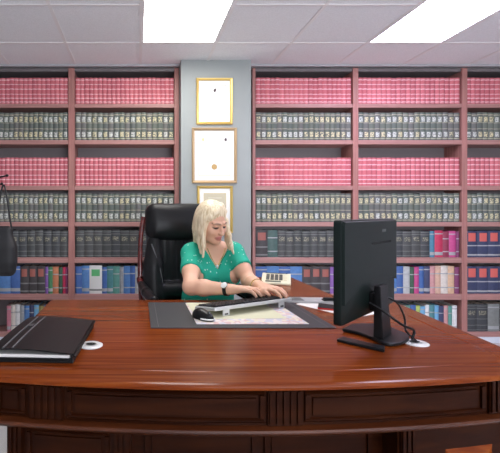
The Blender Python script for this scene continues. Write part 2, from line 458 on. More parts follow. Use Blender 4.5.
ORD = 'first second third fourth fifth sixth seventh eighth ninth tenth eleventh twelfth thirteenth fourteenth fifteenth sixteenth seventeenth eighteenth nineteenth twentieth twenty-first twenty-second twenty-third twenty-fourth twenty-fifth twenty-sixth'.split()
ROWN = ['top shelf', 'second shelf down', 'third shelf down', 'fourth shelf down', 'fifth shelf down', 'sixth shelf down', 'bottom shelf']
BAYN = ['far left bay', 'bay left of pillar', 'bay right of pillar', 'bay above monitor', 'far right bay']
BAYS = [(-32, 67.6), (75, 174), (256.3, 352.4), (359, 461.4), (468, 569)]
OUT = []     # books of the parts of the shelves the frame cuts off
pink = (.80, .52, .53); gilt = (.55, .52, .37); pale = (.50, .53, .47)
def titling(name, base, ink, sc, thr):
    m, n, l, b = new_mat(name)
    tc = n.new('ShaderNodeTexCoord'); mp = n.new('ShaderNodeMapping'); mp.inputs['Scale'].default_value = (1, .3, 1.5)
    oi = n.new('ShaderNodeObjectInfo'); ad = n.new('ShaderNodeVectorMath'); ad.operation = 'ADD'
    t = n.new('ShaderNodeTexNoise'); t.inputs['Scale'].default_value = sc; t.inputs['Detail'].default_value = 2
    r = n.new('ShaderNodeValToRGB'); e = r.color_ramp.elements
    e[0].position = thr-.04; e[0].color = (*base, 1); e[1].position = thr+.04; e[1].color = (*ink, 1)
    l.new(tc.outputs['Object'], mp.inputs[0]); l.new(mp.outputs[0], ad.inputs[0]); l.new(oi.outputs['Random'], ad.inputs[1])
    l.new(ad.outputs[0], t.inputs['Vector']); l.new(t.outputs['Fac'], r.inputs[0]); l.new(r.outputs[0], b.inputs['Base Color'])
    b.inputs['Roughness'].default_value = .5
    return m
M['title_gilt'] = titling('gilt titling', (.11, .13, .11), (.62, .56, .34), 95, .47)
M['title_drk'] = titling('dull gilt titling', (.06, .064, .06), (.30, .28, .20), 95, .52)
M['title_pale'] = titling('pale titling', (.16, .18, .17), (.58, .60, .55), 95, .46)
M['pinkband'] = mat('pale pink band', pink, .5); M['gilt'] = mat('faded gilt', gilt, .5); M['pale'] = mat('pale title block', pale, .6)
M['redlab'] = mat('orange red label', (.62, .12, .10), .5); M['wht'] = mat('white label', (.7, .7, .68), .6); M['dimwht'] = mat('worn pale band', (.36, .37, .38), .6); M['green_lab'] = mat('green label', (.10, .42, .16), .6)
M['dullgilt'] = mat('dull gilt line', (.36, .35, .25), .5)
RED = [cover((.53, .115, .145)), cover((.57, .13, .16)), cover((.50, .105, .135)), cover((.60, .145, .175))]
GRN = [cover((.095, .115, .10)), cover((.11, .125, .105)), cover((.085, .10, .092)), cover((.115, .115, .11))]
DRK = [cover((.048, .052, .052)), cover((.058, .06, .06)), cover((.045, .049, .054))]
B_RED = [(.06, .09, 1), (.20, .235, 1), (.36, .385, 1), (.55, .585, 1), (.73, .76, 1), (.90, .935, 1), (.60, .70, 2)]
B_GRN = [(.05, .08, 1), (.12, .30, 3), (.40, .42, 1), (.62, .64, 1), (.66, .84, 3), (.90, .93, 1)]
B_DRK = [(.05, .07, 1), (.22, .24, 1), (.45, .47, 1), (.60, .76, 3), (.84, .86, 1), (.93, .95, 1)]
def put_book(px0, px1, row, bay, kind, nth, side, hpx, style):
    x0, x1 = bx(px0), bx(px1); wd = x1-x0-.0008; h = hpx*BY/F_PX
    name, desc, mats, bands, key = style
    dep = .165 if row < 5 else .155
    me = book_mesh(round(wd, 3), round(h, 3), dep, mats, bands, key)
    shown = px1 > 1 and px0 < 499.5 and not (row == 6 and (bay in (1, 2) or (bay == 3 and px1 < 398.5)))   # the desk hides those
    zb = bz(SHELF[row][0])
    if not shown:
        OUT.append((me, ((x0+x1)/2, BY+.022, zb))); return
    o = link(name, me); o.location = ((x0+x1)/2, BY+.022+random.uniform(-.002, .002), zb+.0002)
    tag(o, '%s, %s from %s, %s, %s' % (desc, ORD[nth], side, ROWN[row], BAYN[bay]), 'book', 'books on the %s, %s' % (ROWN[row], BAYN[bay]))
def row_books(row, bay, items):
    """items: (px0, px1, height px, style), in photo order; ordinals count from the visible end"""
    vis = [k for k, it in enumerate(items) if it[1] > 1 and it[0] < 499.5]
    for k, (a, b, hh, st) in enumerate(items):
        if bay == 0 or (row == 6 and bay == 3): n, side = len(items)-1-k, 'right'
        else: n, side = k, 'left'
        put_book(a, b, row, bay, 0, min(n, len(ORD)-1), side, hh, st)
def st_red():
    i = random.randrange(4); return ('red_law_report', 'red banded law book', [RED[i], M['pinkband'], RED[(i+2) % 4], M['pinkband'], M['page']], B_RED, 'r%d' % i)
def st_grn():
    i = random.randrange(4); g = random.random() < .55
    return ('green_law_report', 'dark green law book', [GRN[i], M['dullgilt'], GRN[i], M['title_gilt'] if g else M['title_pale'], M['page']], B_GRN, 'g%d%d' % (i, g))
def st_drk():
    i = random.randrange(3); return ('bound_journal', 'grey-black bound volume', [DRK[i], M['greyband'], DRK[i], M['title_drk'], M['page']], B_DRK, 'd%d' % i)
M['greyband'] = mat('dull silver band', (.17, .175, .17), .5)
def st_lab():
    c = cover((.035, .045, .105)); return ('reference_volume', 'navy volume with orange-red label', [c, M['dimwht'], M['redlab'], M['redlab'], M['page']],
        [(.60, .92, 3), (.42, .46, 1), (.06, .12, 1)], 'lab')
def st_dlab():
    c = cover((.05, .042, .045)); return ('reference_volume', 'dark volume with dull red label', [c, M['greyband'], M['redlab2'], M['redlab2'], M['page']],
        [(.62, .90, 3), (.35, .40, 1), (.06, .12, 1)], 'dlab')
M['redlab2'] = mat('dull red label', (.33, .10, .08), .5)
def st_col(cname, col, kind=0):
    c = cover(col); b = [[(.70, .74, 1), (.2, .24, 1)], [(.35, .85, 3), (.08, .14, 1)], [(.08, .2, 1), (.86, .9, 1)]][kind]
    return ('reference_book', cname+' book', [c, M['dimwht'], M['dimwht'], M['gilt'] if kind == 1 else M['dimwht'], M['page']], b, cname+str(kind))
for bay, (p0, p1) in enumerate(BAYS):
    for row in (0, 2):
        n = {0: 22, 1: 22, 2: 20, 3: 21, 4: 21}[bay]; wpx = (p1-p0)/n
        row_books(row, bay, [(p0+k*wpx, p0+(k+1)*wpx, (26.2 if row == 0 else 28)+random.uniform(-.15, .15), st_red()) for k in range(n)])
    for row in (1, 3):
        n = {0: 20, 1: 18, 2: 18, 3: 18, 4: 18}[bay]; wpx = (p1-p0)/n
        row_books(row, bay, [(p0+k*wpx, p0+(k+1)*wpx, (28 if row == 1 else 28.6)+random.uniform(-.5, .3), st_grn()) for k in range(n)])
def seq(p0, p1, spec, base_h):
    tot = sum(s[0] for s in spec); sc = (p1-p0)/tot; x = p0; out = []
    for wpx, st, dh in spec:
        out.append((x, x+wpx*sc, base_h+dh, st)); x += wpx*sc
    return out
R = random.uniform
# fifth shelf
row_books(4, 0, seq(-32, 67.6, [(8.3, st_drk(), R(-.6, .3)) for _ in range(12)], 27.2))
row_books(4, 1, seq(75, 174, [(8.6, st_drk(), R(-.6, .3)) for _ in range(11)], 27.4))
row_books(4, 2, seq(256.3, 352.4, [(12, st_dlab(), .6), (10, st_col('dull green', (.06, .11, .10), 0), .2)]+[(8.2, st_drk(), R(-.5, .3)) for _ in range(9)], 27))
row_books(4, 3, seq(359, 461, [(8.4, st_drk(), R(-.5, .3)) for _ in range(8)]+[(4.5, st_col('teal', (.06, .20, .30), 2), -.5), (7.5, st_col('crimson', (.50, .03, .09), 2), 0), (6, st_col('maroon', (.26, .03, .07), 0), -1), (6.5, st_col('magenta', (.50, .06, .22), 2), -.4), (3, st_col('plum', (.2, .04, .12), 0), -1)], 26.8))
row_books(4, 4, seq(468, 568, [(11.3, st_lab(), R(-.1, .1)) for _ in range(9)], 26.6))
# sixth shelf
BLU, BL2, TEA, GRY, PUR, ORA = (.05, .12, .34), (.08, .20, .45), (.07, .22, .24), (.30, .32, .34), (.22, .10, .35), (.55, .20, .10)
row_books(5, 0, seq(-32, 67.6, [(9, st_col('blue', BLU, 2), 0), (10, st_col('light blue', BL2, 2), .3), (12, st_col('blue', BLU, 2), 0), (11, st_col('light blue', BL2, 2), 0), (10, st_col('blue', BLU, 2), .2)]+[(8.4, st_dlab(), R(-.2, .2)) for _ in range(3)] +
    [(3.2, st_col('purple', PUR, 0), -.6), (4.5, st_col('green', (.06, .2, .09), 2), -.8), (6, st_col('orange', ORA, 0), -.6), (4, st_col('dark green', (.04, .1, .06), 0), -1.5), (3, st_col('crimson', (.5, .03, .09), 0), -1), (2.5, st_col('plum', (.2, .04, .12), 0), -1)], 27.5))
row_books(5, 1, seq(75, 174, [(6.5, st_col('blue', BLU, 0), -.5), (7.5, st_col('light blue', BL2, 2), .2), (12.5, ('reference_book', 'white book with green label', [M['wht'], M['greyband'], M['green_lab'], M['green_lab'], M['page']], [(.62, .86, 3), (.1, .16, 1)], 'whg'), .5),
    (5, st_col('blue', BLU, 2), -1), (6, st_col('teal', TEA, 2), -.3), (6.5, st_col('sea green', (.10, .28, .24), 0), -.2), (4, st_col('grey', GRY, 2), -1), (6.5, st_col('light blue', BL2, 0), 0), (5, st_col('blue', BLU, 0), .1), (5.5, st_col('pale grey', (.45, .46, .46), 2), -.8), (6, st_col('teal', TEA, 0), -.2),
    (7, st_col('blue', BLU, 0), -.4), (6, st_col('dark green', (.04, .1, .06), 2), -.6), (7, st_col('grey', GRY, 0), -.3), (7, st_col('blue', BL2, 2), 0)], 27.8))
row_books(5, 2, seq(256.3, 352.4, [(11, st_col('blue', BLU, 2), 0), (11.5, st_col('light blue', BL2, 0), .2), (11, st_col('blue', BLU, 2), 0), (11.5, st_col('light blue', BL2, 0), 0)]+[(9, st_dlab(), R(-.2, .2)) for _ in range(3)] +
    [(5, st_col('purple', PUR, 0), -.5), (5, st_col('green', (.06, .2, .09), 2), -.6), (5.5, st_col('orange', ORA, 0), -.5), (5, st_col('plum', (.2, .04, .12), 0), -1)], 27.2))
row_books(5, 3, seq(359, 461, [(6, st_col('blue', BLU, 0), -.4), (6.5, st_col('sea green', (.10, .28, .24), 2), 0), (6, st_col('teal', TEA, 0), -.6), (6.5, st_col('light blue', BL2, 0), .1), (5, st_col('grey', GRY, 0), -.6), (6, st_col('light blue', BL2, 2), .2), (6, st_col('blue', BLU, 0), 0),
    (6, st_col('pale grey', (.45, .46, .46), 0), -.4), (4, st_col('dark green', (.04, .1, .06), 0), -1), (4.5, st_col('magenta', (.5, .06, .22), 0), -.8), (4.5, st_col('blue', BLU, 2), -.4), (5.5, st_col('navy', (.04, .05, .12), 2), 0), (5, st_col('dusty pink', (.55, .28, .28), 0), .1), (5, st_col('peach', (.62, .40, .30), 0), .3), (6.5, st_col('cream', (.66, .60, .54), 0), .3), (6, st_col('apricot', (.62, .40, .26), 0), 0), (4.5, st_col('plum', (.2, .04, .12), 0), -1)], 27.6))
row_books(5, 4, seq(468, 568, [(11.3, st_lab(), R(-.1, .1)) for _ in range(9)], 27.4))
# bottom shelf (only where the desk leaves it visible)
pal = [('pink', (.55, .20, .26), 2), ('cream', (.66, .60, .54), 0), ('white', (.7, .7, .7), 0), ('grey', GRY, 0), ('light blue', BL2, 2), ('navy', (.04, .05, .12), 0), ('sky blue', (.15, .38, .60), 2), ('olive', (.25, .22, .08), 0), ('light blue', BL2, 0), ('cream', (.66, .60, .54), 2)]
row_books(6, 0, seq(6, 67.6, [(R(4, 5.6), st_col(*pal[k % 10]), R(-2.2, -.3)) for k in range(13)], 27.5))
pal2 = [('teal', TEA, 2), ('pale grey', (.45, .46, .46), 0), ('sea green', (.10, .28, .24), 2), ('blue', BLU, 0), ('lime', (.40, .50, .12), 0), ('sky blue', (.15, .38, .60), 2), ('white', (.7, .7, .7), 0), ('teal', TEA, 0), ('sky blue', (.15, .38, .60), 0), ('navy', (.04, .05, .12), 0), ('dusty pink', (.55, .28, .28), 2), ('sea green', (.10, .28, .24), 0), ('white', (.7, .7, .7), 2)]
row_books(6, 3, seq(398, 459, [(R(4, 5.5), st_col(*pal2[k]), R(-2.5, -.3)) for k in range(13)], 27.5))
row_books(6, 3, seq(359, 397.8, [(R(4, 5.5), st_col(*pal2[k]), R(-2.5, -.3)) for k in range(8)], 27.5))
for b_, (q0, q1) in ((1, BAYS[1]), (2, BAYS[2])): row_books(6, b_, seq(q0, q1, [(R(4.5, 6.5), st_col(*pal2[k % 13]), R(-2.5, -.3)) for k in range(18)], 27.5))
row_books(6, 4, seq(468, 568, [(10.5, st_drk(), .2), (11, st_drk(), 0), (11, st_col('greyish', (.20, .21, .20), 2), .3)]+[(11, st_drk(), R(-.3, .3)) for _ in range(6)], 27.2))
# the rest of those rows, outside the frame: one uncounted mass
for side, txt in ((-1, 'further books of the left bookcase, hidden behind the desk or beyond the photo edge'), (1, 'further books of the right bookcase, hidden behind the desk or beyond the photo edge')):
    bm = bmesh.new(); allm = []
    for me, loc in OUT:
        if (loc[0]-.68)*side < 0: continue
        n0 = len(bm.verts); f0 = len(bm.faces); bm.from_mesh(me); bm.verts.ensure_lookup_table(); bm.faces.ensure_lookup_table()
        for v in bm.verts[n0:]: v.co += Vector(loc)
        mp = {}
        for i, m in enumerate(me.materials):
            if m not in allm: allm.append(m)
            mp[i] = allm.index(m)
        for f in bm.faces[f0:]: f.material_index = mp[f.material_index]
    me = bpy.data.meshes.new('shelved_books'); bm.to_mesh(me); bm.free()
    for m in allm: me.materials.append(m)
    tag(link('shelved_books', me), txt, 'books', None, 'stuff')

# ================================================================ FRAMED CERTIFICATES
def certificate(label, px0, px1, py0, py1, mframe, fw, kind):
    Y = PILY
    x0, x1, z1, z0 = X_(px0, Y), X_(px1, Y), Z_(py0, Y), Z_(py1, Y); cx, cz = (x0+x1)/2, (z0+z1)/2; a, b = (x1-x0)/2, (z1-z0)/2
    t = thing('framed_certificate', label, 'framed certificate', (cx, Y, cz-b), 0, 'certificates on the grey pillar')
    def q(bm, u0, u1, v0, v1, d0, d1): box(bm, u0, u1, -d1, -d0, v0+b, v1+b)
    bm = bmesh.new()
    # mitred moulding: outer low, ridge, inner low
    prof = [(0, .0), (0, .014), (.25, .02), (.6, .017), (1, .010), (1, .0)]
    rings = []
    for (s, d) in prof:
        o_ = s*fw
        rings.append([bm.verts.new((sx*(a-o_), -d-.001, sz*(b-o_)+b)) for sx, sz in ((-1, -1), (1, -1), (1, 1), (-1, 1))])
    for i in range(len(rings)-1):
        for k in range(4): bm.faces.new((rings[i][k], rings[i][(k+1) % 4], rings[i+1][(k+1) % 4], rings[i+1][k]))
    bm_obj('frame', bm, mframe, t)
    bm = bmesh.new(); q(bm, -a+fw, a-fw, -b+fw, b-fw, .001, .006); bm_obj('mat_board', bm, M['mat_board'], t)
    ia, ib = a-fw-.035, b-fw-.04
    bm = bmesh.new(); q(bm, -ia, ia, -ib, ib, .0062, .007); sh = bm_obj('certificate_sheet', bm, M['cert_tan'] if kind == 2 else M['cert'], t)
    bm = bmesh.new(); w_ = .0035
    for e in ((-ia, ia, -ib, -ib+w_), (-ia, ia, ib-w_, ib), (-ia, -ia+w_, -ib, ib), (ia-w_, ia, -ib, ib)): q(bm, *e, .0071, .0075)
    bm_obj('border_line', bm, M['cert_gold'] if kind else M['cert_line'], sh)
    bm = bmesh.new()
    rows = {0: [(.35, .5), (.15, .4), (.02, .55), (-.15, .35)], 1: [(.42, .6), (.25, .7), (.12, .5), (0, .65), (-.12, .4)], 2: [(.7, .6), (.45, .7), (.2, .7), (-.1, .6)]}[kind]
    for v, wd in rows: q(bm, -ia*wd, ia*wd, ib*v-.0015, ib*v+.0015, .0071, .0075)
    bm_obj('text_line', bm, M['cert_line'] if kind != 2 else M['cert'], sh)
    if kind == 0:
        bm = bmesh.new(); v = ib*.68+b
        prism(bm, [(-.010, -.013), (.002, -.017), (.012, .0), (.010, .016), (-.004, .014), (-.011, .004)], 0, .0006)
        for vv in bm.verts: vv.co = Vector((vv.co.x+.004, -.0071-vv.co.z, vv.co.y+v))
        bm_obj('crest', bm, M['cert_dark'], sh)
    if kind == 1:
        for sx in (-1, 1):
            bm = bmesh.new(); lathe(bm, [(.011, 0), (.011, .0006)], 10)
            for vv in bm.verts: vv.co = Vector((vv.co.x+sx*ia*.72, -.0071-vv.co.z, vv.co.y*1.4+ib*.78+b))
            bm_obj('crest', bm, M['cert_dark'] if sx > 0 else M['cert_gold'], sh)
        bm = bmesh.new(); n = 24
        pr = [((.026 if k % 2 else .023)*math.cos(2*math.pi*k/n), (.026 if k % 2 else .023)*math.sin(2*math.pi*k/n)) for k in range(n)]
        prism(bm, pr, 0, .001)
        for vv in bm.verts: vv.co = Vector((vv.co.x, -.0071-vv.co.z, vv.co.y-ib*.56+b))
        bm_obj('seal', bm, M['seal'], sh)
    return t
certificate('gold framed certificate hung highest on the grey pillar', 196.2, 232.3, 78.4, 124.6, M['gold'], .022, 0)
certificate('largest certificate, bronze framed with round gold seal, middle of grey pillar', 191.8, 236.6, 128, 183.2, M['bronze'], .024, 1)
certificate('gold framed certificate lowest on the pillar, half behind woman\'s hair', 197, 232.5, 186, 233, M['gold'], .022, 2)

# ================================================================ DESK
DZ = .76
DXL, DXC = -.445, .36
def yf(x): return 1.060+.125*(x-.28)**2
FX0, FX1 = -.445, 1.19
def outline():
    pts = []
    N = 40
    for i in range(N+1):
        x = FX0+(FX1-FX0)*i/N; pts.append((x, yf(x)))
    pts += [(1.215, 1.40), (1.25, 1.75), (1.285, 2.085), (1.02, 2.085), (.7, 2.085), (.2, 2.085), (-.2, 2.085), (-.445, 2.085), (-.445, 1.75), (-.445, 1.4)]
    return pts
def offset(poly, d):
    n = len(poly); out = []
    for i in range(n):
        p, a, b = Vector(poly[i]), Vector(poly[i-1]), Vector(poly[(i+1) % n])
        e1, e2 = (p-a).normalized(), (b-p).normalized()
        n1, n2 = Vector((-e1.y, e1.x)), Vector((-e2.y, e2.x)); m = (n1+n2)
        m = m/(m.length_squared/2) if m.length_squared > .2 else n1
        out.append((p+m*d*1.0)[:])
    return out
desk = thing('desk', 'large glossy mahogany executive desk with bowed front', 'desk', (DXC, 1.55, 0))
def dobj(n, bm, m, parent=None, **k):
    for v in bm.verts: v.co -= Vector((DXC, 1.55, 0))
    return bm_obj(n, bm, m, parent or desk, **k)
bm = bmesh.new(); O = outline()
prof = [(.040, -.026), (.026, -.024), (.022, -.020), (.008, -.019), (.002, -.016), (0, -.011), (.001, -.006), (.004, -.002), (.010, -.0004), (.016, 0),]
loops = []
for ins, dz in prof:
    loops.append([bm.verts.new((x, y, DZ+dz)) for x, y in offset(O, ins)])
n = len(O)
for i in range(len(loops)-1):
    for k in range(n): bm.faces.new((loops[i][k], loops[i][(k+1) % n], loops[i+1][(k+1) % n], loops[i+1][k]))
bm.faces.new(loops[0][::-1]); bm.faces.new(loops[-1])
dobj('desktop', bm, M['desk'], smooth=True)
bm = bmesh.new(); IN = offset(O, .088); IN2 = offset(O, .092); IN3 = offset(O, .084)
keep = [k for k in range(n) if IN[k][0] > -.335 and k <= 42]
rr = [[bm.verts.new((P[k][0], P[k][1], DZ+z)) for k in keep] for P, z in ((IN2, -.0005), (IN, .0022), (IN3, -.0005))]
for i in range(2):
    for k in range(len(keep)-1): bm.faces.new((rr[i][k], rr[i][k+1], rr[i+1][k+1], rr[i+1][k]))
dobj('inlay_bead', bm, M['desk'], smooth='all')
def cbox(bm, x0, x1, d0, d1, z0, z1, mi=0):
    """a board following the bowed front: from inset d0 to d1"""
    N = max(1, int((x1-x0)/.05)); R0 = []
    for i in range(N+1):
        x = x0+(x1-x0)*i/N
        R0.append([bm.verts.new((x, yf(x)+d, z)) for d, z in ((d0, z0), (d1, z0), (d1, z1), (d0, z1))])
    for i in range(N):
        for k in range(4): bm.faces.new((R0[i][k], R0[i+1][k], R0[i+1][(k+1) % 4], R0[i][(k+1) % 4])).material_index = mi
    bm.faces.new(R0[0]).material_index = mi; bm.faces.new(R0[-1][::-1]).material_index = mi
def cprof(bm, x0, x1, prof, mi=0):
    N = max(1, int((x1-x0)/.04)); R0 = []
    for i in range(N+1):
        x = x0+(x1-x0)*i/N; R0.append([bm.verts.new((x, yf(x)+d, z)) for d, z in prof])
    m = len(prof)
    for i in range(N):
        for k in range(m): bm.faces.new((R0[i][k], R0[i+1][k], R0[i+1][(k+1) % m], R0[i][(k+1) % m])).material_index = mi
    bm.faces.new(R0[0]).material_index = mi; bm.faces.new(R0[-1][::-1]).material_index = mi
RZ = .632
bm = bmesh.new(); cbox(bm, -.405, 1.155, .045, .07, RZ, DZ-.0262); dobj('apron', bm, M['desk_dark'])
def frame_panel(x0, x1, z0, z1, d, name, parent=None, m='desk_dark', wd=.012):
    """raised picture-frame moulding with a fielded panel inside"""
    bm = bmesh.new()
    for (a, b, c, e) in ((x0, x1, z0, z0+wd), (x0, x1, z1-wd, z1)):
        cprof(bm, a, b, [(d, c), (d-.006, c+.002), (d-.009, (c+e)/2), (d-.005, e-.002), (d, e)])
    for (a, b) in ((x0, x0+wd), (x1-wd, x1)): cbox(bm, a, b, d-.008, d, z0+wd, z1-wd)
    o = dobj(name, bm, M[m], parent, smooth=True)
    bm = bmesh.new(); cbox(bm, x0+.022, x1-.022, d-.005, d, z0+.02, z1-.02); p = dobj('field', bm, M[m]); p.parent = o; p.matrix_parent_inverse = Matrix()
    return o
def flutes(x0, x1, z0, z1, d, name='fluted_block', n=5):
    bm = bmesh.new(); cbox(bm, x0, x1, d-.008, d, z0, z1); wd = (x1-x0)/n
    for k in range(n):
        a = x0+k*wd+wd*.2; b = x0+(k+1)*wd-wd*.2; cbox(bm, a, b, d-.014, d-.008, z0+.006, z1-.006)
    return dobj(name, bm, M['desk_dark'])
az0, az1 = RZ+.006, DZ-.030
FL = [(X_(31, 1.16), X_(65, 1.16)), (X_(267, 1.105), X_(302, 1.105)), (X_(487, 1.17), 1.085)]
for a, b in FL: flutes(a, b, az0-.004, az1+.003, .045)
for a, b in ((-.40, FL[0][0]-.012), (FL[0][1]+.012, FL[1][0]-.008), (FL[1][1]+.008, FL[2][0]-.012), (FL[2][1]+.010, 1.15)):
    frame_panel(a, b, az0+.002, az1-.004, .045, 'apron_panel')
bm = bmesh.new(); cprof(bm, -.43, 1.18, [(.07, RZ), (.030, RZ), (.021, RZ-.003), (.018, RZ-.008), (.021, RZ-.013), (.029, RZ-.016), (.035, RZ-.024), (.045, RZ-.030), (.07, RZ-.034)])
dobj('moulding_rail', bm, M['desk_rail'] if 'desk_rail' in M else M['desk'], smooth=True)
for a, b in ((-.385, -.02), (.745, 1.16)):
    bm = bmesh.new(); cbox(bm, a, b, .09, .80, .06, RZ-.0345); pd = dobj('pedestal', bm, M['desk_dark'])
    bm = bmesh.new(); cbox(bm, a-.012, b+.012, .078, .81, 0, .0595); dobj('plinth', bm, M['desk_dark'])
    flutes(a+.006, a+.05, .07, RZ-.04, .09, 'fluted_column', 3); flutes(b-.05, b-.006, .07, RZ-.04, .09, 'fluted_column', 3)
    if a < 0: frame_panel(a+.062, b-.062, .09, RZ-.05, .09, 'door_frame'); continue
    # raised panel with wide bevels on the door; brighter wood paints their light
    x0, x1, z0, z1 = .898, 1.058, .085, .514
    bm = bmesh.new(); rings = []
    for ins, d in ((0, .0), (.003, .002), (.055, .024), (.058, .024)):
        rings.append([bm.verts.new((x, yf(x)+.0895-d, z)) for x, z in ((x0+ins, z0+ins), (x1-ins, z0+ins), (x1-ins, z1-ins), (x0+ins, z1-ins))])
    for i in range(len(rings)-1):
        for k in range(4): bm.faces.new((rings[i][k], rings[i][(k+1) % 4], rings[i+1][(k+1) % 4], rings[i+1][k]))
    bm.faces.new(rings[-1])
    dobj('raised_panel', bm, M['desk'])
bm = bmesh.new(); cbox(bm, -.0195, .7445, .16, .19, .12, RZ-.0345); dobj('modesty_panel', bm, M['desk_dark'])
for a, b in ((.02, .35), (.375, .705)): frame_panel(a, b, .16, RZ-.05, .16, 'modesty_frame')
# return running back at the right-hand side of the seat
bm = bmesh.new()
P2 = [(.73, 2.09), (1.045, 2.09), (1.045, 2.80), (.73, 2.80)]
loops = [[bm.verts.new((x, y, DZ+dz)) for x, y in offset(P2, ins)] for ins, dz in ((.014, -.04), (.004, -.03), (0, -.02), (0, -.006), (.006, 0))]
for i in range(len(loops)-1):
    for k in range(4): bm.faces.new((loops[i][k], loops[i][(k+1) % 4], loops[i+1][(k+1) % 4], loops[i+1][k]))
bm.faces.new(loops[0][::-1]); bm.faces.new(loops[-1]); dobj('return_top', bm, M['desk'])
bm = bmesh.new(); box(bm, .76, 1.02, 2.10, 2.78, .05, DZ-.0405); dobj('return_cabinet', bm, M['desk_dark'])
bm = bmesh.new(); box(bm, .77, 1.01, 2.11, 2.77, 0, .0495); dobj('plinth', bm, M['desk_dark'])
for k in range(3):
    bm = bmesh.new(); z = .08+k*.21; box(bm, .748, .7595, 2.14, 2.74, z, z+.19); dr = dobj('drawer', bm, M['desk_dark'], bevel=.003)
    bm = bmesh.new(); tube(bm, [(.748, 2.40, z+.1), (.730, 2.40, z+.1), (.730, 2.48, z+.1), (.748, 2.48, z+.1)], .004, 8); h_ = dobj('handle', bm, M['brass'], dr)
# cable grommets set in the top
def grommet(label, x, y):
    t = thing('cable_grommet', label, 'cable grommet', (x, y, DZ+.0002))
    bm = bmesh.new(); lathe(bm, [(.040, 0), (.040, .002), (.036, .004), (.020, .004), (.020, .0015)], 32); bm_obj('rim', bm, M['white'], t, smooth=True)
    bm = bmesh.new(); prism(bm, [(.017*math.cos(a), .011*math.sin(a)+.004) for a in np.linspace(0, 2*math.pi, 20, endpoint=False)], .0045, .0052); bm_obj('cable_hole', bm, M['slot'], t)
grommet('white round cable grommet in desktop beside black leather folder', -.158, 1.372)
grommet('white round cable grommet in desktop beside monitor stand', .944, 1.395)

# ================================================================ ON THE DESK
# desk pad and papers
t = thing('desk_pad', 'charcoal leather-look desk pad lying in front of the woman', 'desk pad', (.405, 1.79, DZ+.0005))
bm = bmesh.new(); box(bm, -.356, .356, -.22, .22, 0, .003); bm_obj('mat', bm, M['pad'], t, bevel=.0012)
bm = bmesh.new()
for s_ in (-1, 1): box(bm, s_*.326-.0008, s_*.326+.0008, -.212, .212, .0031, .0036)
bm_obj('stitch_line', bm, M['piping'], t)
PZ = DZ+.0042
def sheet(name, label, cx, cy, a, b, rz, z, m, cat='paper'):
    bm = bmesh.new(); box(bm, -a, a, -b, b, 0, .0006); o = bm_obj(name, bm, m); o.location = (cx, cy, z); o.rotation_euler.z = rz
    return tag(o, label, cat)
sheet('printed_sheet', 'large sheet with pink and lilac print on the desk pad under cream paper', .452, 1.80, .222, .185, R(-.01, .01), PZ, M['map'])
sheet('notepad_sheet', 'plain cream sheet lying over the printed sheet, under the keyboard', .425, 1.842, .185, .150, .04, PZ+.0009, M['cream'])
# keyboard
KY = math.atan2(.143, .284)
kb = thing('keyboard', 'black and silver keyboard under the woman\'s hands', 'keyboard', (.486, 1.877, PZ+.0018), KY)
tilt = math.atan2(.024, .15)
KM = Matrix.Translation((0, 0, .018))@Matrix.Rotation(tilt, 4, 'X')   # local: -y is the back edge (towards the camera), raised
KM = Matrix.Translation((0, 0, .022))@Matrix.Rotation(-tilt, 4, 'X')
bm = bmesh.new(); box(bm, -.222, .222, -.075, .075, -.009, .006, 0, KM); bm_obj('case', bm, M['silver'], kb, bevel=.004)
bm = bmesh.new(); box(bm, -.214, .214, -.066, .070, .0062, .0078, 0, KM); bm_obj('key_well', bm, M['blackp'], kb)
bm = bmesh.new()
kx = .0187
for r_ in range(6):
    y = -.056+r_*.0225; k = 0; x = -.208
    while x < .203:
        wd = kx if not (r_ == 5 and 5 <= k <= 5) else kx*5
        if x+wd > .212: break
        vs = box(bm, x+.001, x+wd-.001, y-.0095, y+.0095, .008, .0135, 0, None)
        for v in vs[4:]: v.co.x += .0015*(1 if v.co.x < x+wd/2 else -1); v.co.y += .0015*(1 if v.co.y < y else -1)
        for v in vs: v.co = KM@v.co
        x += wd; k += 1
bm_obj('keycaps', bm, M['key'], kb, ); kb.children[-1]['kind'] = 'stuff'
for sx in (-.16, .16):
    bm = bmesh.new(); box(bm, sx-.017, sx+.017, -.072, -.066, 0, .031); f_ = bm_obj('fold_out_foot', bm, M['silver'], kb, bevel=.001)
    bm = bmesh.new(); box(bm, sx-.009, sx+.009, -.0735, -.0722, .004, .010); bm_obj('rubber_pad', bm, M['blackp'], f_)
# mouse
ms = thing('mouse', 'black computer mouse with silver side at left end of keyboard', 'mouse', (.268, 1.69, PZ+.0012), math.radians(35))
v = Vox((-.06, -.09, -.01), (.06, .09, .06), .003)
v.ell((0, 0, .008), (.030, .055, .030), k=.004); v.ell((0, .015, .012), (.027, .036, .029), k=.01); v.rbox((0, 0, -.03), (.1, .1, .03), .001, k=.002, mode='sub')
v.obj('shell', M['blackp'], ms)
bm = bmesh.new(); tube(bm, [(.031*math.cos(a), .056*math.sin(a), .008) for a in np.linspace(-.9*math.pi, -.1*math.pi, 18)], .0032, 8); bm_obj('side_trim', bm, M['silver'], ms, smooth=True)
bm = bmesh.new(); lathe(bm, [(.007, -.003), (.008, 0), (.007, .003)], 14)
for vv in bm.verts: vv.co = Vector((vv.co.z, vv.co.x-.033, vv.co.y+.031))
bm_obj('scroll_wheel', bm, M['greymark'], ms)
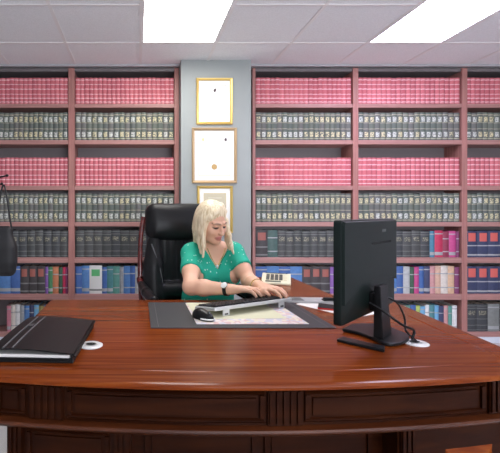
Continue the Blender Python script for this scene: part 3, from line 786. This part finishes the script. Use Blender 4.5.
# papers at the right of the pad
sheet('loose_sheet', 'white paper sheet right of desk pad, under red-edged notebook', .925, 1.90, .105, .15, math.radians(28), DZ+.0006, M['paper'])
nb = thing('notebook', 'small black notebook with red edges on white sheet left of monitor', 'notebook', (.908, 1.880, DZ+.0016), math.radians(64)); nb.scale = (1, 1, .7)
bm = bmesh.new(); box(bm, -.045, .045, -.075, .075, 0, .0025); box(bm, -.045, -.042, -.075, .075, .0025, .011); bm_obj('back_cover', bm, M['redcov'], nb, bevel=.0008)
bm = bmesh.new(); box(bm, -.0415, .043, -.073, .073, .0027, .0105); bm_obj('page_block', bm, M['redcov'], nb)
bm = bmesh.new(); box(bm, -.045, .045, -.075, .075, .0112, .0135); bm_obj('front_cover', bm, M['blackm'], nb, bevel=.0008)
M['dgrey'] = mat('dove grey plastic', (.40, .40, .41), .45)
cb = thing('clipboard', 'flat pale grey clipboard with black clip at desk\'s back edge', 'clipboard', (.885, 2.035, DZ+.0006), math.radians(-4))
bm = bmesh.new(); box(bm, -.16, .16, -.045, .045, 0, .012); bm_obj('board', bm, M['dgrey'], cb, bevel=.003)
bm = bmesh.new(); box(bm, .02, .075, -.048, -.012, .0122, .018); tube(bm, [(.022, -.03, .022), (.073, -.03, .022)], .006, 10); bm_obj('clip', bm, M['blackp'], cb, bevel=.001)
bm = bmesh.new(); box(bm, -.155, -.07, -.04, .03, .0122, .0135); bm_obj('paper_slip', bm, M['greymark'], cb)
# desk calculator on the return
ca = thing('desk_calculator', 'cream desk calculator with dark keys on the desk return', 'calculator', (.868, 2.575, DZ+.0006), math.radians(-20)); ca.scale = (.95, .82, .8)
bm = bmesh.new(); pr = [(-.11, 0), (.11, 0), (.11, .045), (.085, .062), (.05, .06), (-.105, .018), (-.11, .012)]
for x in (0,):
    A = [bm.verts.new((-.09, y, z)) for y, z in pr]; B = [bm.verts.new((.09, y, z)) for y, z in pr]; nn = len(pr)
    for k in range(nn): bm.faces.new((A[k], A[(k+1) % nn], B[(k+1) % nn], B[k]))
    bm.faces.new(A[::-1]); bm.faces.new(B)
bm_obj('body', bm, M['cream_p'], ca, bevel=.004)
sl = math.atan2(.042, .155)
CM = Matrix.Translation((0, -.105, .018))@Matrix.Rotation(sl, 4, 'X')
bm = bmesh.new(); box(bm, -.065, .03, .006, .030, .0004, .002, 0, CM); bm_obj('lower_panel', bm, M['lcd'], ca)
for r_ in range(4):
    for c_ in range(5):
        bm = bmesh.new(); x = -.062+c_*.027; y = .045+r_*.026; box(bm, x, x+.021, y, y+.019, .0004, .006, 0, CM); bm_obj('key', bm, M['darkkey'] if c_ < 4 else M['cream_p'], ca)
bm = bmesh.new(); box(bm, -.07, .07, .056, .080, .0625, .0635); bm_obj('display', bm, M['lcd'], ca)

# leather folder
fo = thing('document_folder', 'black leather zip folder of papers on left end of desk', 'folder', (-.303, 1.405, DZ+.0005), math.radians(-3))
fa, fb = .122, .192
bm = bmesh.new(); box(bm, -fa, fa, -fb, fb, 0, .006); box(bm, fa-.006, fa, -fb, fb, .006, .026); box(bm, -fa, fa-.006, -fb, -fb+.004, .006, .015); bm_obj('back_cover', bm, M['leather_f'], fo, bevel=.002)
bm = bmesh.new(); box(bm, -fa+.008, fa-.012, -fb+.0065, fb-.01, .0065, .0225); bm_obj('paper_stack', bm, M['paper'], fo)
bm = bmesh.new(); N = 14
top, bot = [], []
for i in range(N+1):
    u = i/N; x = -fa-.004+(2*fa+.006)*u
    z = .0265+.008*math.sin(math.pi*min(1, u*1.1))*(1-.5*u)+(.009*(1-u))
    top.append((x, z+.004)); bot.append((x, z))
for y0, y1 in ((-fb-.002, fb+.002),):
    rr = []
    for y in np.linspace(y0, y1, 9):
        sag = .004*math.cos(math.pi*(y/fb)*.5)
        rr.append([bm.verts.new((x, y, z+sag-(.008 if y > fb*.9 else 0)*.5)) for x, z in top+bot[::-1]])
    nn = len(rr[0])
    for i in range(len(rr)-1):
        for k in range(nn): bm.faces.new((rr[i][k], rr[i][(k+1) % nn], rr[i+1][(k+1) % nn], rr[i+1][k]))
    bm.faces.new(rr[0]); bm.faces.new(rr[-1][::-1])
fc = bm_obj('front_cover', bm, M['leather_f'], fo, smooth=True)
def zc(x):
    u = (x+fa+.004)/(2*fa+.006); return .0305+.008*math.sin(math.pi*min(1, u*1.1))*(1-.5*u)+.009*(1-u)
for x in (-.088, -.060):
    bm = bmesh.new(); tube(bm, [(x, y, zc(x)+.004*math.cos(math.pi*(y/fb)*.5)+.0012) for y in np.linspace(-fb, fb*.86, 9)], .0026, 8); bm_obj('seam', bm, M['piping'], fc, smooth=True)
bm = bmesh.new(); box(bm, -.082, -.066, .02, .05, zc(-.074)+.0042, zc(-.074)+.0066); bm_obj('emblem', bm, M['piping'], fc)
bm = bmesh.new(); tube(bm, [(fa+.0035, y, .022) for y in np.linspace(-fb, fb, 5)], .003, 8); bm_obj('zip', bm, M['blackp'], fo)

# monitor
MC = Vector((.828, 1.478)); ang = math.atan2(.355, .393)
mo = thing('monitor', 'black computer monitor seen from behind on right of desk', 'monitor', (MC.x, MC.y, DZ+.0005), ang)
# local x along panel, -y = back (towards the camera's right), +y = screen
W2, zb_, zt_ = .263, .083, .420
bm = bmesh.new()
rings = []
def rrect(a, z0, z1, r, y, n=5):
    out = []
    for cx, cz, s0 in ((a-r, z0+r, -90), (a-r, z1-r, 0), (-a+r, z1-r, 90), (-a+r, z0+r, 180)):
        for k in range(n+1):
            th = math.radians(s0+90*k/n); out.append((cx+r*math.cos(th), y, cz+r*math.sin(th)))
    return out
for (ins, y) in ((.0, .012), (0, -.006), (.002, -.010), (.010, -.012), (.06, -.015), (.075, -.016)):
    rings.append([bm.verts.new(p) for p in rrect(W2-ins, zb_+ins*.9, zt_-ins*.5, max(.006, .012), y)])
nn = len(rings[0])
for i in range(len(rings)-1):
    for k in range(nn): bm.faces.new((rings[i][k], rings[i][(k+1) % nn], rings[i+1][(k+1) % nn], rings[i+1][k]))
bm.faces.new(rings[0][::-1]); bm.faces.new(rings[-1]); sh_ = bm_obj('shell', bm, M['mon'], mo, smooth=True)
bm = bmesh.new(); box(bm, -W2+.008, W2-.008, .0121, .0132, zb_+.02, zt_-.008); bm_obj('screen', bm, M['screen'], mo)
# upper shell stands proud of the recessed lower strip along an arched edge
bm = bmesh.new(); pts = []
for k in range(25):
    x = -W2+.004+(2*W2-.008)*k/24; pts.append((x, .150+.030*k/24+.040*math.sin(math.pi*k/24)**.8))
pol = pts+[(W2-.004, zt_-.012), (W2-.012, zt_-.004), (-W2+.012, zt_-.004), (-W2+.004, zt_-.012)]
A = [bm.verts.new((x, -.010, z)) for x, z in pol]; B = [bm.verts.new((x*.985, -.020, z-.003 if z > .3 else z)) for x, z in pol]
for k in range(len(pol)): bm.faces.new((A[k], A[(k+1) % len(pol)], B[(k+1) % len(pol)], B[k]))
bm.faces.new(A[::-1]); bm.faces.new(B); bm_obj('back_cover', bm, M['mon'], mo, smooth=True)
bm = bmesh.new(); box(bm, -.02, .185, -.0212, -.0201, .330, .337); bm_obj('vent_slot', bm, M['slot'], mo)
bm = bmesh.new()
for k in range(3): box(bm, .09+k*.014, .10+k*.014, -.0207, -.0201, .372, .382)
bm_obj('badge', bm, M['greymark'], mo)
bm = bmesh.new()
A = [(-.050, -.034, .012), (.034, -.034, .012), (.030, -.034, .19), (-.042, -.034, .19)]
B = [(-.053, -.066, .012), (.037, -.066, .012), (.030, -.054, .19), (-.042, -.054, .19)]
va = [bm.verts.new(p) for p in A]; vb = [bm.verts.new(p) for p in B]
for k in range(4): bm.faces.new((va[k], va[(k+1) % 4], vb[(k+1) % 4], vb[k]))
bm.faces.new(va[::-1]); bm.faces.new(vb); box(bm, -.036, .026, -.036, -.0165, .100, .160)
st_ = bm_obj('stand_neck', bm, M['blackp'], mo, bevel=.003)
# curved base: a broad crescent plate swept under the panel, plus a flat foot bar on its viewer side
def l2(x, y): c, sn = math.cos(ang), math.sin(ang); dx, dy = x-MC.x, y-MC.y; return (c*dx+sn*dy, -sn*dx+c*dy)
def pd_(px, py): Y = F_PX*(CAM_Z-DZ-.006)/(py-PY0); return l2(X_(px, Y), Y)
outer = smooth_path([(*pd_(342, 330.5), 0), (*pd_(357, 333.5), 0), (*pd_(372, 339), 0), (*pd_(384, 344.5), 0), (*pd_(398, 345), 0), (*pd_(408, 341), 0), (*pd_(408, 336), 0), (*pd_(396, 331), 0)], 5)
inner = smooth_path([(*pd_(388, 327), 0), (*pd_(372, 325), 0), (*pd_(352, 325.5), 0)], 5)
bm = bmesh.new(); prism(bm, [(p.x, p.y) for p in outer+inner], .002, .013); bm_obj('base', bm, M['blackp'], mo, bevel=.003)
bm = bmesh.new(); prism(bm, [pd_(336.5, 340), pd_(343, 337.5), pd_(366, 343), pd_(385, 347), pd_(384.5, 351), pd_(362, 346)][::-1], 0, .010); bm_obj('foot_bar', bm, M['blackp'], mo, bevel=.003)
# cables
def cable(label, pts, r=.0032):
    bm = bmesh.new(); tube(bm, smooth_path(pts, 8), r, 8); o = bm_obj('monitor_cable', bm, M['blackp'], None, smooth=True)
    return tag(o, label, 'cable')
def w2(x, y, z): c, s = math.cos(ang), math.sin(ang); return (MC.x+c*x-s*y, MC.y+s*x+c*y, DZ+z)
cable('thicker black monitor cable looping low to white grommet', [w2(-.075, -.030, .135), w2(-.078, -.075, .115), w2(-.05, -.12, .075), w2(.02, -.137, .045), (.917, 1.372, DZ+.02), (.940, 1.396, DZ+.010), (.944, 1.399, DZ+.0058)], .0042)
cable('thinner black monitor cable arching beside stand to white grommet', [w2(.085, -.030, .135), w2(.088, -.07, .115), w2(.075, -.095, .07), (.931, 1.425, DZ+.035), (.947, 1.408, DZ+.012), (.951, 1.4005, DZ+.0058)], .0034)

# ================================================================ OFFICE CHAIR
CYAW = math.radians(14)
ch = thing('office_chair', 'high-backed black leather executive chair with red wood frame, woman sitting in it', 'office chair', (.347, 2.46, 0), CYAW)
# local: -y is the front
def crot(a): return [[1, 0, 0], [0, math.cos(a), math.sin(a)], [0, -math.sin(a), math.cos(a)]]
Rb = crot(-.10)
v = Vox((-.32, -.3, .36), (.32, .3, .58), .007)
v.rbox((0, -.03, .445), (.26, .25, .045), .04, k=.01); v.ell((0, -.03, .475), (.24, .24, .03), k=.03); v.cone((-.235, -.24, .45), (.235, -.24, .45), .05, .05, .03)
v.obj('seat', M['leather'], ch)
v = Vox((-.34, .08, .44), (.34, .45, 1.10), .0065)
pl = lambda x, y, z: -.008*np.cos(x*2*math.pi/.055)*np.clip(1-np.abs(x)/.15, 0, 1)
v.rbox((0, .265, .78), (.165, .045, .30), .03, Rb, k=.012, wob=pl)
for sx in (-1, 1):
    v.chain([(sx*.195, .19, .52), (sx*.205, .20, .68), (sx*.200, .235, .86), (sx*.185, .262, 1.01)], [.060, .070, .064, .045], .015)
v.cone((-.13, .200, .70), (.13, .200, .70), .055, .055, .02)
v.obj('backrest', M['leather'], ch)
v = Vox((-.34, .1, .98), (.34, .5, 1.32), .0065)
v.rbox((0, .285, 1.138), (.235, .070, .122), .062, Rb, k=.012); v.ell((0, .25, 1.13), (.21, .06, .10), Rb, k=.04)
v.obj('headrest', M['leather'], ch)
for sx in (-1, 1):
    bm = bmesh.new(); tube(bm, smooth_path([(sx*.262, .225, .50), (sx*.275, .245, .66), (sx*.277, .268, .86), (sx*.262, .30, 1.06), (sx*.24, .318, 1.17)], 6), .017, 10); bm_obj('back_frame', bm, M['ch_wood'], ch, smooth=True)
    bm = bmesh.new(); tube(bm, smooth_path([(sx*.135, .185, .60), (sx*.150, .170, .72), (sx*.175, .178, .86), (sx*.215, .215, 1.0)], 6), .005, 8); bm_obj('piping', bm, M['piping'], ch, smooth=True)
    pts = smooth_path([(sx*.285, .25, .775), (sx*.292, .17, .735), (sx*.295, .04, .705), (sx*.293, -.10, .690), (sx*.287, -.19, .655), (sx*.28, -.18, .56), (sx*.272, -.08, .47), (sx*.268, .0, .43)], 6)
    bm = bmesh.new(); tube(bm, pts, .021, 10); ar = bm_obj('armrest', bm, M['ch_wood'], ch, smooth=True)
    vv = Vox((sx*.294-.06, -.2, .66), (sx*.294+.06, .24, .80), .006); vv.chain([(sx*.291, .18, .752), (sx*.296, .04, .728), (sx*.293, -.11, .712)], [.022, .029, .026], .01); vv.obj('arm_pad', M['leather'], ar)
bm = bmesh.new(); lathe(bm, [(.03, .11), (.03, .26), (.018, .26), (.018, .385), (.07, .385), (.07, .40)], 20, (0, -.02, 0)); bm_obj('gas_column', bm, M['blackp'], ch, smooth=True)
for k in range(5):
    a = math.radians(90+72*k); bm = bmesh.new()
    tube(bm, [(.025*math.cos(a), -.02+.025*math.sin(a), .12), (.16*math.cos(a), -.02+.16*math.sin(a), .105), (.30*math.cos(a), -.02+.30*math.sin(a), .075)], [.028, .024, .016], 10); lg = bm_obj('base_leg', bm, M['ch_wood'], ch, smooth=True)
    bm = bmesh.new(); lathe(bm, [(.022, -.018), (.028, -.012), (.028, .012), (.022, .018)], 16)
    c_ = Vector((.30*math.cos(a), -.02+.30*math.sin(a), .0285))
    for q in bm.verts: q.co = Vector((q.co.x, q.co.z, q.co.y)); 
    for q in bm.verts: q.co = Matrix.Rotation(a, 3, 'Z')@q.co+c_
    bm_obj('caster', bm, M['blackp'], lg, smooth=True)

# ================================================================ THE WOMAN
TY = math.radians(12); Ft = np.array([math.sin(TY), -math.cos(TY), 0]); Lt = np.array([math.cos(TY), math.sin(TY), 0]); UP = np.array([0, 0, 1.])
RT = [Lt, Ft, UP]
BODY0 = np.array([.40, 2.47, 0])
pe = thing('person', 'blonde woman in teal green blouse typing at the desk, looking down', 'person', tuple(BODY0))
def tp(l, f, z, c=(.425, 2.40)): p = Lt*l+Ft*f; return np.array([c[0]+p[0], c[1]+p[1], z])
shR, shL = np.array([.306, 2.365, .962]), np.array([.556, 2.375, .966])
elR, wrR = np.array([.276, 2.150, .812]), np.array([.452, 2.010, .826])
elL, wrL = np.array([.606, 2.225, .822]), np.array([.598, 2.035, .838])
hY, hP, hR = math.radians(34), math.radians(20), math.radians(-5)
Fh = np.array([math.sin(hY)*math.cos(hP), -math.cos(hY)*math.cos(hP), -math.sin(hP)])
Lh = np.array([math.cos(hY), math.sin(hY), 0]); Uh = np.cross(Lh, -Fh)*-1
Uh = np.cross(Fh, Lh); Uh = Uh if Uh[2] > 0 else -Uh
# roll
Lh, Uh = Lh*math.cos(hR)-Uh*math.sin(hR), Uh*math.cos(hR)+Lh*math.sin(hR)
RH = [Lh, Fh, Uh]; HC = np.array([.405, 2.29, 1.150])
def hp(l, f, u): return HC+Lh*l+Fh*f+Uh*u
def torso(v, g):
    v.ell(tp(-.005, -.09, .55), (.175+g, .125+g, .12+g), RT, .03)
    v.ell(tp(0, -.045, .69), (.150+g, .108+g, .15+g), RT, .05)
    v.ell(tp(0, .0, .835), (.150+g, .105+g, .155+g), RT, .05)
    for s_ in (-1, 1): v.ell(tp(s_*.072, .075, .842), (.070+g, .062+g, .066+g), RT, .03)
    v.cone(shR+[.03, 0, -.005], shL+[-.03, 0, -.005], .05+g, .05+g, .04)
    mid = (shR+shL)/2
    for sh in (shR, shL): v.cone(mid+[0, 0, .035], sh+[0, .005, .008], .042+g, .042+g, .04)
v = Vox((.12, 1.83, .0), (.80, 2.72, 1.30), .0042)
torso(v, 0)
nb_ = tp(0, .01, .965); v.cone(nb_, hp(0, -.035, -.06), .056, .050, .03)
# head
v.ell(hp(0, -.012, .032), (.074, .092, .084), RH, .02); v.ell(hp(0, .022, -.035), (.0595, .066, .070), RH, .03)
v.ell(hp(0, .066, -.086), (.024, .020, .018), RH, .025); v.cone(hp(-.045, .0, -.06), hp(0, .06, -.084), .022, .018, .03); v.cone(hp(.045, .0, -.06), hp(0, .06, -.084), .022, .018, .03)
for s_ in (-1, 1):
    v.ell(hp(s_*.034, .062, -.028), (.026, .022, .024), RH, .02); v.ell(hp(s_*.075, -.008, -.012), (.008, .017, .029), RH, .008)
    v.ell(hp(s_*.031, .094, .004), (.018, .014, .011), RH, .008, 'sub')
    v.ell(hp(s_*.031, .073, .001), (.0145, .013, .0115), RH, .004)
    v.cone(hp(s_*.012, .089, .022), hp(s_*.045, .074, .020), .007, .006, .012)
v.cone(hp(0, .086, .012), hp(0, .103, -.030), .006, .0095, .008); v.ell(hp(0, .100, -.034), (.0145, .012, .009), RH, .008)
v.ell(hp(0, .084, -.058), (.021, .011, .0062), RH, .005); v.ell(hp(0, .083, -.069), (.019, .012, .0065), RH, .005)
# arms
v.chain([shR, shR*.45+elR*.55, elR], [.044, .043, .039], .03); v.chain([elR, elR*.65+wrR*.35, wrR], [.041, .040, .0265], .02)
v.chain([shL, shL*.45+elL*.55, elL], [.044, .042, .038], .03); v.chain([elL, elL*.65+wrL*.35, wrL], [.041, .039, .0265], .02)
def hand(v, wr, d, thumb_side, tipz, curl=1.0):
    d = np.array([d[0], d[1], 0.]); d /= np.linalg.norm(d); sd = np.array([-d[1], d[0], 0])*thumb_side   # towards the thumb
    kz = tipz+.030
    kn = [wr*[1, 1, 0]+d*(.086-.004*abs(o-.6))+sd*o*.0205+[0, 0, kz-.003*abs(o)] for o in (1.5, .5, -.5, -1.5)]
    for k in kn: v.cone(wr+d*.008+(k-wr-d*.008)*.12, k, .0175, .0105, .012)
    for k, L, o in zip(kn, (.070, .078, .072, .056), (1.5, .5, -.5, -1.5)):
        dd = d+sd*.06*o; dd /= np.linalg.norm(dd)
        m = k+dd*L*.48*curl+[0, 0, -.003]; m2 = m+dd*L*.30*curl+[0, 0, -(m[2]-tipz)*.52]; tp_ = m2+dd*L*.16*curl; tp_[2] = tipz
        v.cone(k, m, .0098, .0088, .004); v.cone(m, m2, .0088, .0080, .003); v.cone(m2, tp_, .0080, .0068, .003)
    b = wr+d*.028+sd*.020+[0, 0, -.006]; m = b+d*.034+sd*.026+[0, 0, -.002]; e = m+d*.034+sd*.004; e[2] = tipz+.002
    v.cone(b, m, .0155, .0110, .012); v.cone(m, e, .0105, .0078, .004)
hand(v, wrR, (.90, -.42), 1, .8085); hand(v, wrL, (.62, -.78), -1, .8105)
# legs under the desk
hipR, hipL = tp(-.09, -.06, .545), tp(.09, -.06, .545)
knR, knL = tp(-.11, .33, .52), tp(.11, .33, .52)
anR, anL = tp(-.11, .36, .09), tp(.11, .36, .09)
for a, b, c in ((hipR, knR, anR), (hipL, knL, anL)):
    v.cone(a, b, .080, .055, .03); v.chain([b, b*.6+c*.4+Ft*-.01, c], [.054, .052, .034], .02); v.cone(c, c+Ft*.13-[0, 0, .045], .034, .026, .02)
body, V = v.obj('body', M['skin'], pe)
body.location = -BODY0
q = V-HC; L_, F_, U_ = q@Lh, q@Fh, q@Uh
front = F_ > .04
lip = np.clip(1.35-np.sqrt((L_/.022)**2+((U_+.063)/.0105)**2), 0, .3)/.3*(front & (F_ > .07))
brow = np.zeros(len(V)); eye = np.zeros(len(V))
for s_ in (-1, 1):
    l = L_*s_-.030
    brow = np.maximum(brow, np.clip(1.3-np.sqrt((l/.019)**2+((U_-.0225+.10*(l-.004)*0+8*l*l)/.0045)**2), 0, .5)/.5*front)
    eye = np.maximum(eye, np.clip(1.4-np.sqrt((l/.0150)**2+((U_+.0030-6*l*l)/.0055)**2), 0, .5)/.5*front)
me = body.data; ca_ = me.color_attributes.new('marks', 'FLOAT_COLOR', 'POINT')
ca_.data.foreach_set('color', np.stack([lip, brow*.8, eye, np.ones(len(V))], 1).astype(np.float32).ravel())
# blouse: body offset, V neck, short sleeves
v = Vox((.10, 2.05, .48), (.80, 2.72, 1.08), .005)
torso(v, .009)
for sh, el in ((shR, elR), (shL, elL)):
    e = sh*.45+el*.55; v.cone(sh, e, .053, .059, .03)
def vcut(x, y, z):
    l = (x-.425)*Lt[0]+(y-2.40)*Lt[1]; f = (x-.425)*Ft[0]+(y-2.40)*Ft[1]
    w_ = (z-.882)*.57
    return np.maximum((np.abs(l)-w_)*.85, .03-f)
v.op(vcut, (.2, 2.1, .85), (.7, 2.5, 1.08), .006, 'sub')
v.cone(nb_-[0, 0, .03], nb_+[0, 0, .12], .070, .085, .006, 'sub')
for sh, el in ((shR, elR), (shL, elL)):      # cut the sleeve end square
    e = sh*.47+el*.53; dn = (el-sh)/np.linalg.norm(el-sh)
    v.op(lambda x, y, z, e=e, dn=dn, sh=sh: np.maximum(-((x-e[0])*dn[0]+(y-e[1])*dn[1]+(z-e[2])*dn[2]), np.sqrt((x-e[0]-dn[0]*.05)**2+(y-e[1]-dn[1]*.05)**2+(z-e[2]-dn[2]*.05)**2)-.085), e-.1, e+.1, .006, 'sub')
v.op(lambda x, y, z: z-.53+0*x+0*y, (.1, 2.05, .4), (.8, 2.72, .56), .004, 'sub')
wr = lambda x, y, z: 0*x
o, _ = v.obj('blouse', M['blouse'], pe); o.location = -BODY0
# trousers and shoes
v = Vox((.12, 1.85, .04), (.80, 2.72, .66), .006)
v.ell(tp(-.005, -.09, .545), (.180, .130, .10), RT, .03)
for a, b, c in ((hipR, knR, anR), (hipL, knL, anL)):
    v.cone(a, b, .090, .064, .03); v.chain([b, c], [.064, .055], .02)
v.op(lambda x, y, z: .60-z+0*x+0*y, (.1, 1.8, .6), (.8, 2.75, .7), .004, 'sub')
o, _ = v.obj('trousers', M['trouser'], pe); o.location = -BODY0
for c in (anR, anL):
    v = Vox(c-np.array([.12, .25, .1]), c+np.array([.12, .12, .06]), .005)
    v.cone(c+[0, 0, -.03], c+Ft*.15-[0, 0, .05], .042, .036, .02); v.op(lambda x, y, z: z-.003+0*x+0*y, c-.3, c+.3, .003, 'sub')
    o, _ = v.obj('shoe', M['leather'], pe); o.location = -BODY0
# hair: bob with a swept fringe
v = Vox((.25, 2.08, .90), (.60, 2.50, 1.32), .004)
v.ell(hp(.003, -.012, .034), (.080, .090, .087), RH, .01); v.ell(hp(0, -.002, .056), (.073, .0725, .066), RH, .010)
v.ell(hp(0, -.045, -.035), (.075, .056, .100), RH, .03); v.ell(hp(-.066, .0, -.025), (.016, .042, .080), RH, .02)
v.ell(hp(0, .095, -.050), (.065, .078, .105), RH, .010, 'sub')          # the face's opening
# fringe swept from the parting
v.chain([hp(.030, .028, .104), hp(-.02, .058, .082), hp(-.054, .046, .050), hp(-.073, .014, .010)], [.013, .013, .012, .012], .012)
v.chain([hp(.030, .028, .104), hp(.056, .036, .070), hp(.073, .008, .025)], [.012, .010, .011], .012)
v.chain([hp(.0, .045, .100), hp(-.035, .054, .072), hp(-.064, .032, .03)], [.013, .011, .010], .012)
# hanging sides: her right side falls to the front of the shoulder
eR = np.array([X_(203, 2.24), 2.24, Z_(257, 2.24)]); eL = np.array([X_(232, 2.28), 2.28, Z_(251, 2.28)])
v.chain([hp(-.066, .010, .03), hp(-.070, .012, -.04), hp(-.068, .012, -.10), eR+[-.006, .02, .02]], [.018, .018, .016, .009], .015)
v.chain([hp(-.070, .028, .01), hp(-.073, .036, -.05), eR+[.003, -.002, .06], eR], [.013, .013, .012, .006], .01)
v.chain([hp(-.058, -.03, .02), hp(-.062, -.03, -.05), hp(-.058, -.03, -.12)], [.024, .022, .014], .015)
pj = lambda px, py, Y: np.array([X_(px, Y), Y, Z_(py, Y)])
v.chain([hp(.066, -.005, .04), pj(226, 221, 2.315), pj(229, 236, 2.30), pj(231, 246, 2.28), pj(233.5, 254, 2.26)], [.016, .013, .013, .011, .004], .015)
v.chain([pj(226, 224, 2.33), pj(227, 240, 2.31), pj(229, 250, 2.285)], [.013, .012, .004], .012)
def groove(x, y, z):
    l = (x-HC[0])*Lh[0]+(y-HC[1])*Lh[1]+(z-HC[2])*Lh[2]; f = (x-HC[0])*Fh[0]+(y-HC[1])*Fh[1]+(z-HC[2])*Fh[2]
    return np.arctan2(l, f+.03)
x, y, z = np.meshgrid(*v.ax, indexing='ij', sparse=True)
g_ = groove(x, y, z); v.D += (.0009*np.sin(g_*40)+.0006*np.sin(g_*73+z*12)).astype(np.float32)
o, _ = v.obj('hair', M['hair'], pe); o.location = -BODY0
# watch, bracelet, necklace
def ring(c, axis, r, wd, name, m, n=28, flat=.003):
    axis = Vector(axis).normalized(); a = axis.orthogonal().normalized(); b = axis.cross(a); bm = bmesh.new(); R_ = []
    for k in range(n):
        th = 2*math.pi*k/n; dr = math.cos(th)*a+math.sin(th)*b
        R_.append([bm.verts.new(Vector(c)+dr*rr+axis*s_*wd/2) for rr, s_ in ((r, -1), (r+flat, -1), (r+flat, 1), (r, 1))])
    for k in range(n):
        for j in range(4): bm.faces.new((R_[k][j], R_[(k+1) % n][j], R_[(k+1) % n][(j+1) % 4], R_[k][(j+1) % 4]))
    o = bm_obj(name, bm, m, pe, smooth=True); o.location = -BODY0; return o
ax = (wrR-elR); wc = elR+ax*.92; rad = .0305
wt = ring(wc, ax, rad, .018, 'wristwatch', M['leather'])
axn = Vector(ax).normalized(); nd = (Vector((-.1, -.8, .60))); nd = (nd-axn*nd.dot(axn)).normalized(); sdv = nd.cross(axn)
bm = bmesh.new(); lathe(bm, [(.015, 0), (.016, .002), (.016, .006), (.013, .008)], 24); mm = Matrix((sdv, axn, nd)).transposed().to_4x4(); mm.translation = Vector(wc)+nd*(rad+.002)
for q in bm.verts: q.co = mm@q.co
wd_ = bm_obj('dial', bm, M['dial'], wt, smooth=True)
bm = bmesh.new(); lathe(bm, [(.0165, .001), (.0175, .003), (.0165, .0055), (.0160, .0055), (.0160, .001)], 24)
for q in bm.verts: q.co = mm@q.co
bm_obj('bezel', bm, M['chrome'], wt, smooth=True)
ring(elL+(wrL-elL)*.88, wrL-elL, .0305, .006, 'bracelet', M['brass'])
pts = []
for k in range(25):
    a = math.pi*k/24; l = -.052*math.cos(a); pts.append((l, math.sin(a)))
bm = bmesh.new()
from mathutils.bvhtree import BVHTree
bv = BVHTree.FromPolygons([tuple(p) for p in V], [tuple(p.vertices) for p in me.polygons])
def on_chest(l, z):
    o_ = tp(l, .30, z); h = bv.ray_cast(Vector(o_), Vector(-Ft)); 
    return h[0]+Vector(Ft)*.0025 if h[0] else Vector(tp(l, .1, z))
cpts = [on_chest(l*(1-.55*s_), 1.0-.095*s_) for l, s_ in pts]
tube(bm, cpts, .0022, 6); o = bm_obj('necklace', bm, M['brass'], pe, smooth=True); o.location = -BODY0
bm = bmesh.new(); pc = cpts[12]+Vector((0, -.003, -.006)); bmesh.ops.create_icosphere(bm, subdivisions=2, radius=.008, matrix=Matrix.Translation(pc)@Matrix.Diagonal((.8, .5, 1.2, 1)))
bm_obj('pendant', bm, M['dial'], o, smooth=True)

# ================================================================ COAT STAND AND BAG (left edge)
CSX, CSY = -1.075, 2.9
cs = thing('coat_stand', 'black coat stand at left edge, only its hooks in the photo', 'coat stand', (CSX, CSY, 0))
bm = bmesh.new(); lathe(bm, [(.16, 0), (.16, .012), (.05, .03), (.02, .05)], 32); bm_obj('base', bm, M['blackp'], cs, smooth=True)
bm = bmesh.new(); lathe(bm, [(.016, .05), (.016, 1.62), (.022, 1.63), (.022, 1.65), (.0, 1.67)], 20); bm_obj('pole', bm, M['blackp'], cs, smooth=True)
hz = Z_(176, CSY); hz2 = Z_(184.5, CSY)
for k, (dx, dy, z, ln) in enumerate([(1, -.1, hz, .155), (.95, -.35, hz2, .135), (-.9, .3, hz, .15), (-.2, 1, hz2, .15)]):
    d = Vector((dx, dy, 0)).normalized(); bm = bmesh.new()
    tube(bm, smooth_path([(d*.012)[:2]+(z-.02,), (d*.06)[:2]+(z-.018,), (d*(ln-.03))[:2]+(z-.004,), (d*ln)[:2]+(z+.002,)], 6), .006, 8)
    bmesh.ops.create_icosphere(bm, subdivisions=2, radius=.011, matrix=Matrix.Translation((d*ln).to_3d()+Vector((0, 0, z+.002))))
    bm_obj('hook', bm, M['blackp'], cs, smooth=True)
bgx = X_(4.5, 2.87); by_ = 2.87
bag = thing('shoulder_bag', 'black shoulder bag hanging from coat stand at left edge', 'bag', (bgx, by_, Z_(276, by_)))
bw = 12.5/F_PX*by_; bh = 50/F_PX*by_
v = Vox((-.16, -.09, -.02), (.16, .09, bh+.03), .005)
v.rbox((-.008, 0, bh*.33), (bw-.002, .045, bh*.33), .04, k=.03); v.rbox((-.012, 0, bh*.62), (bw*.78, .034, bh*.38), .03, k=.08)
v.obj('pouch', M['bag'], bag)
bm = bmesh.new(); zt = Z_(186.5, by_)-Z_(276, by_)+.008
tube(bm, smooth_path([(.052, 0, bh*.9), (.035, 0, bh+.08), (.008, .0, zt-.035), (-.006, 0, zt), (-.022, 0, zt-.04), (-.048, 0, bh+.07), (-.062, 0, bh*.88)], 6), .0065, 8); bm_obj('strap', bm, M['bag'], bag, smooth=True)
bm = bmesh.new(); tube(bm, [(-bw*.6, -.047, bh*.62), (bw*.6, -.047, bh*.62)], .003, 6); bm_obj('zip', bm, M['blackp'], bag)
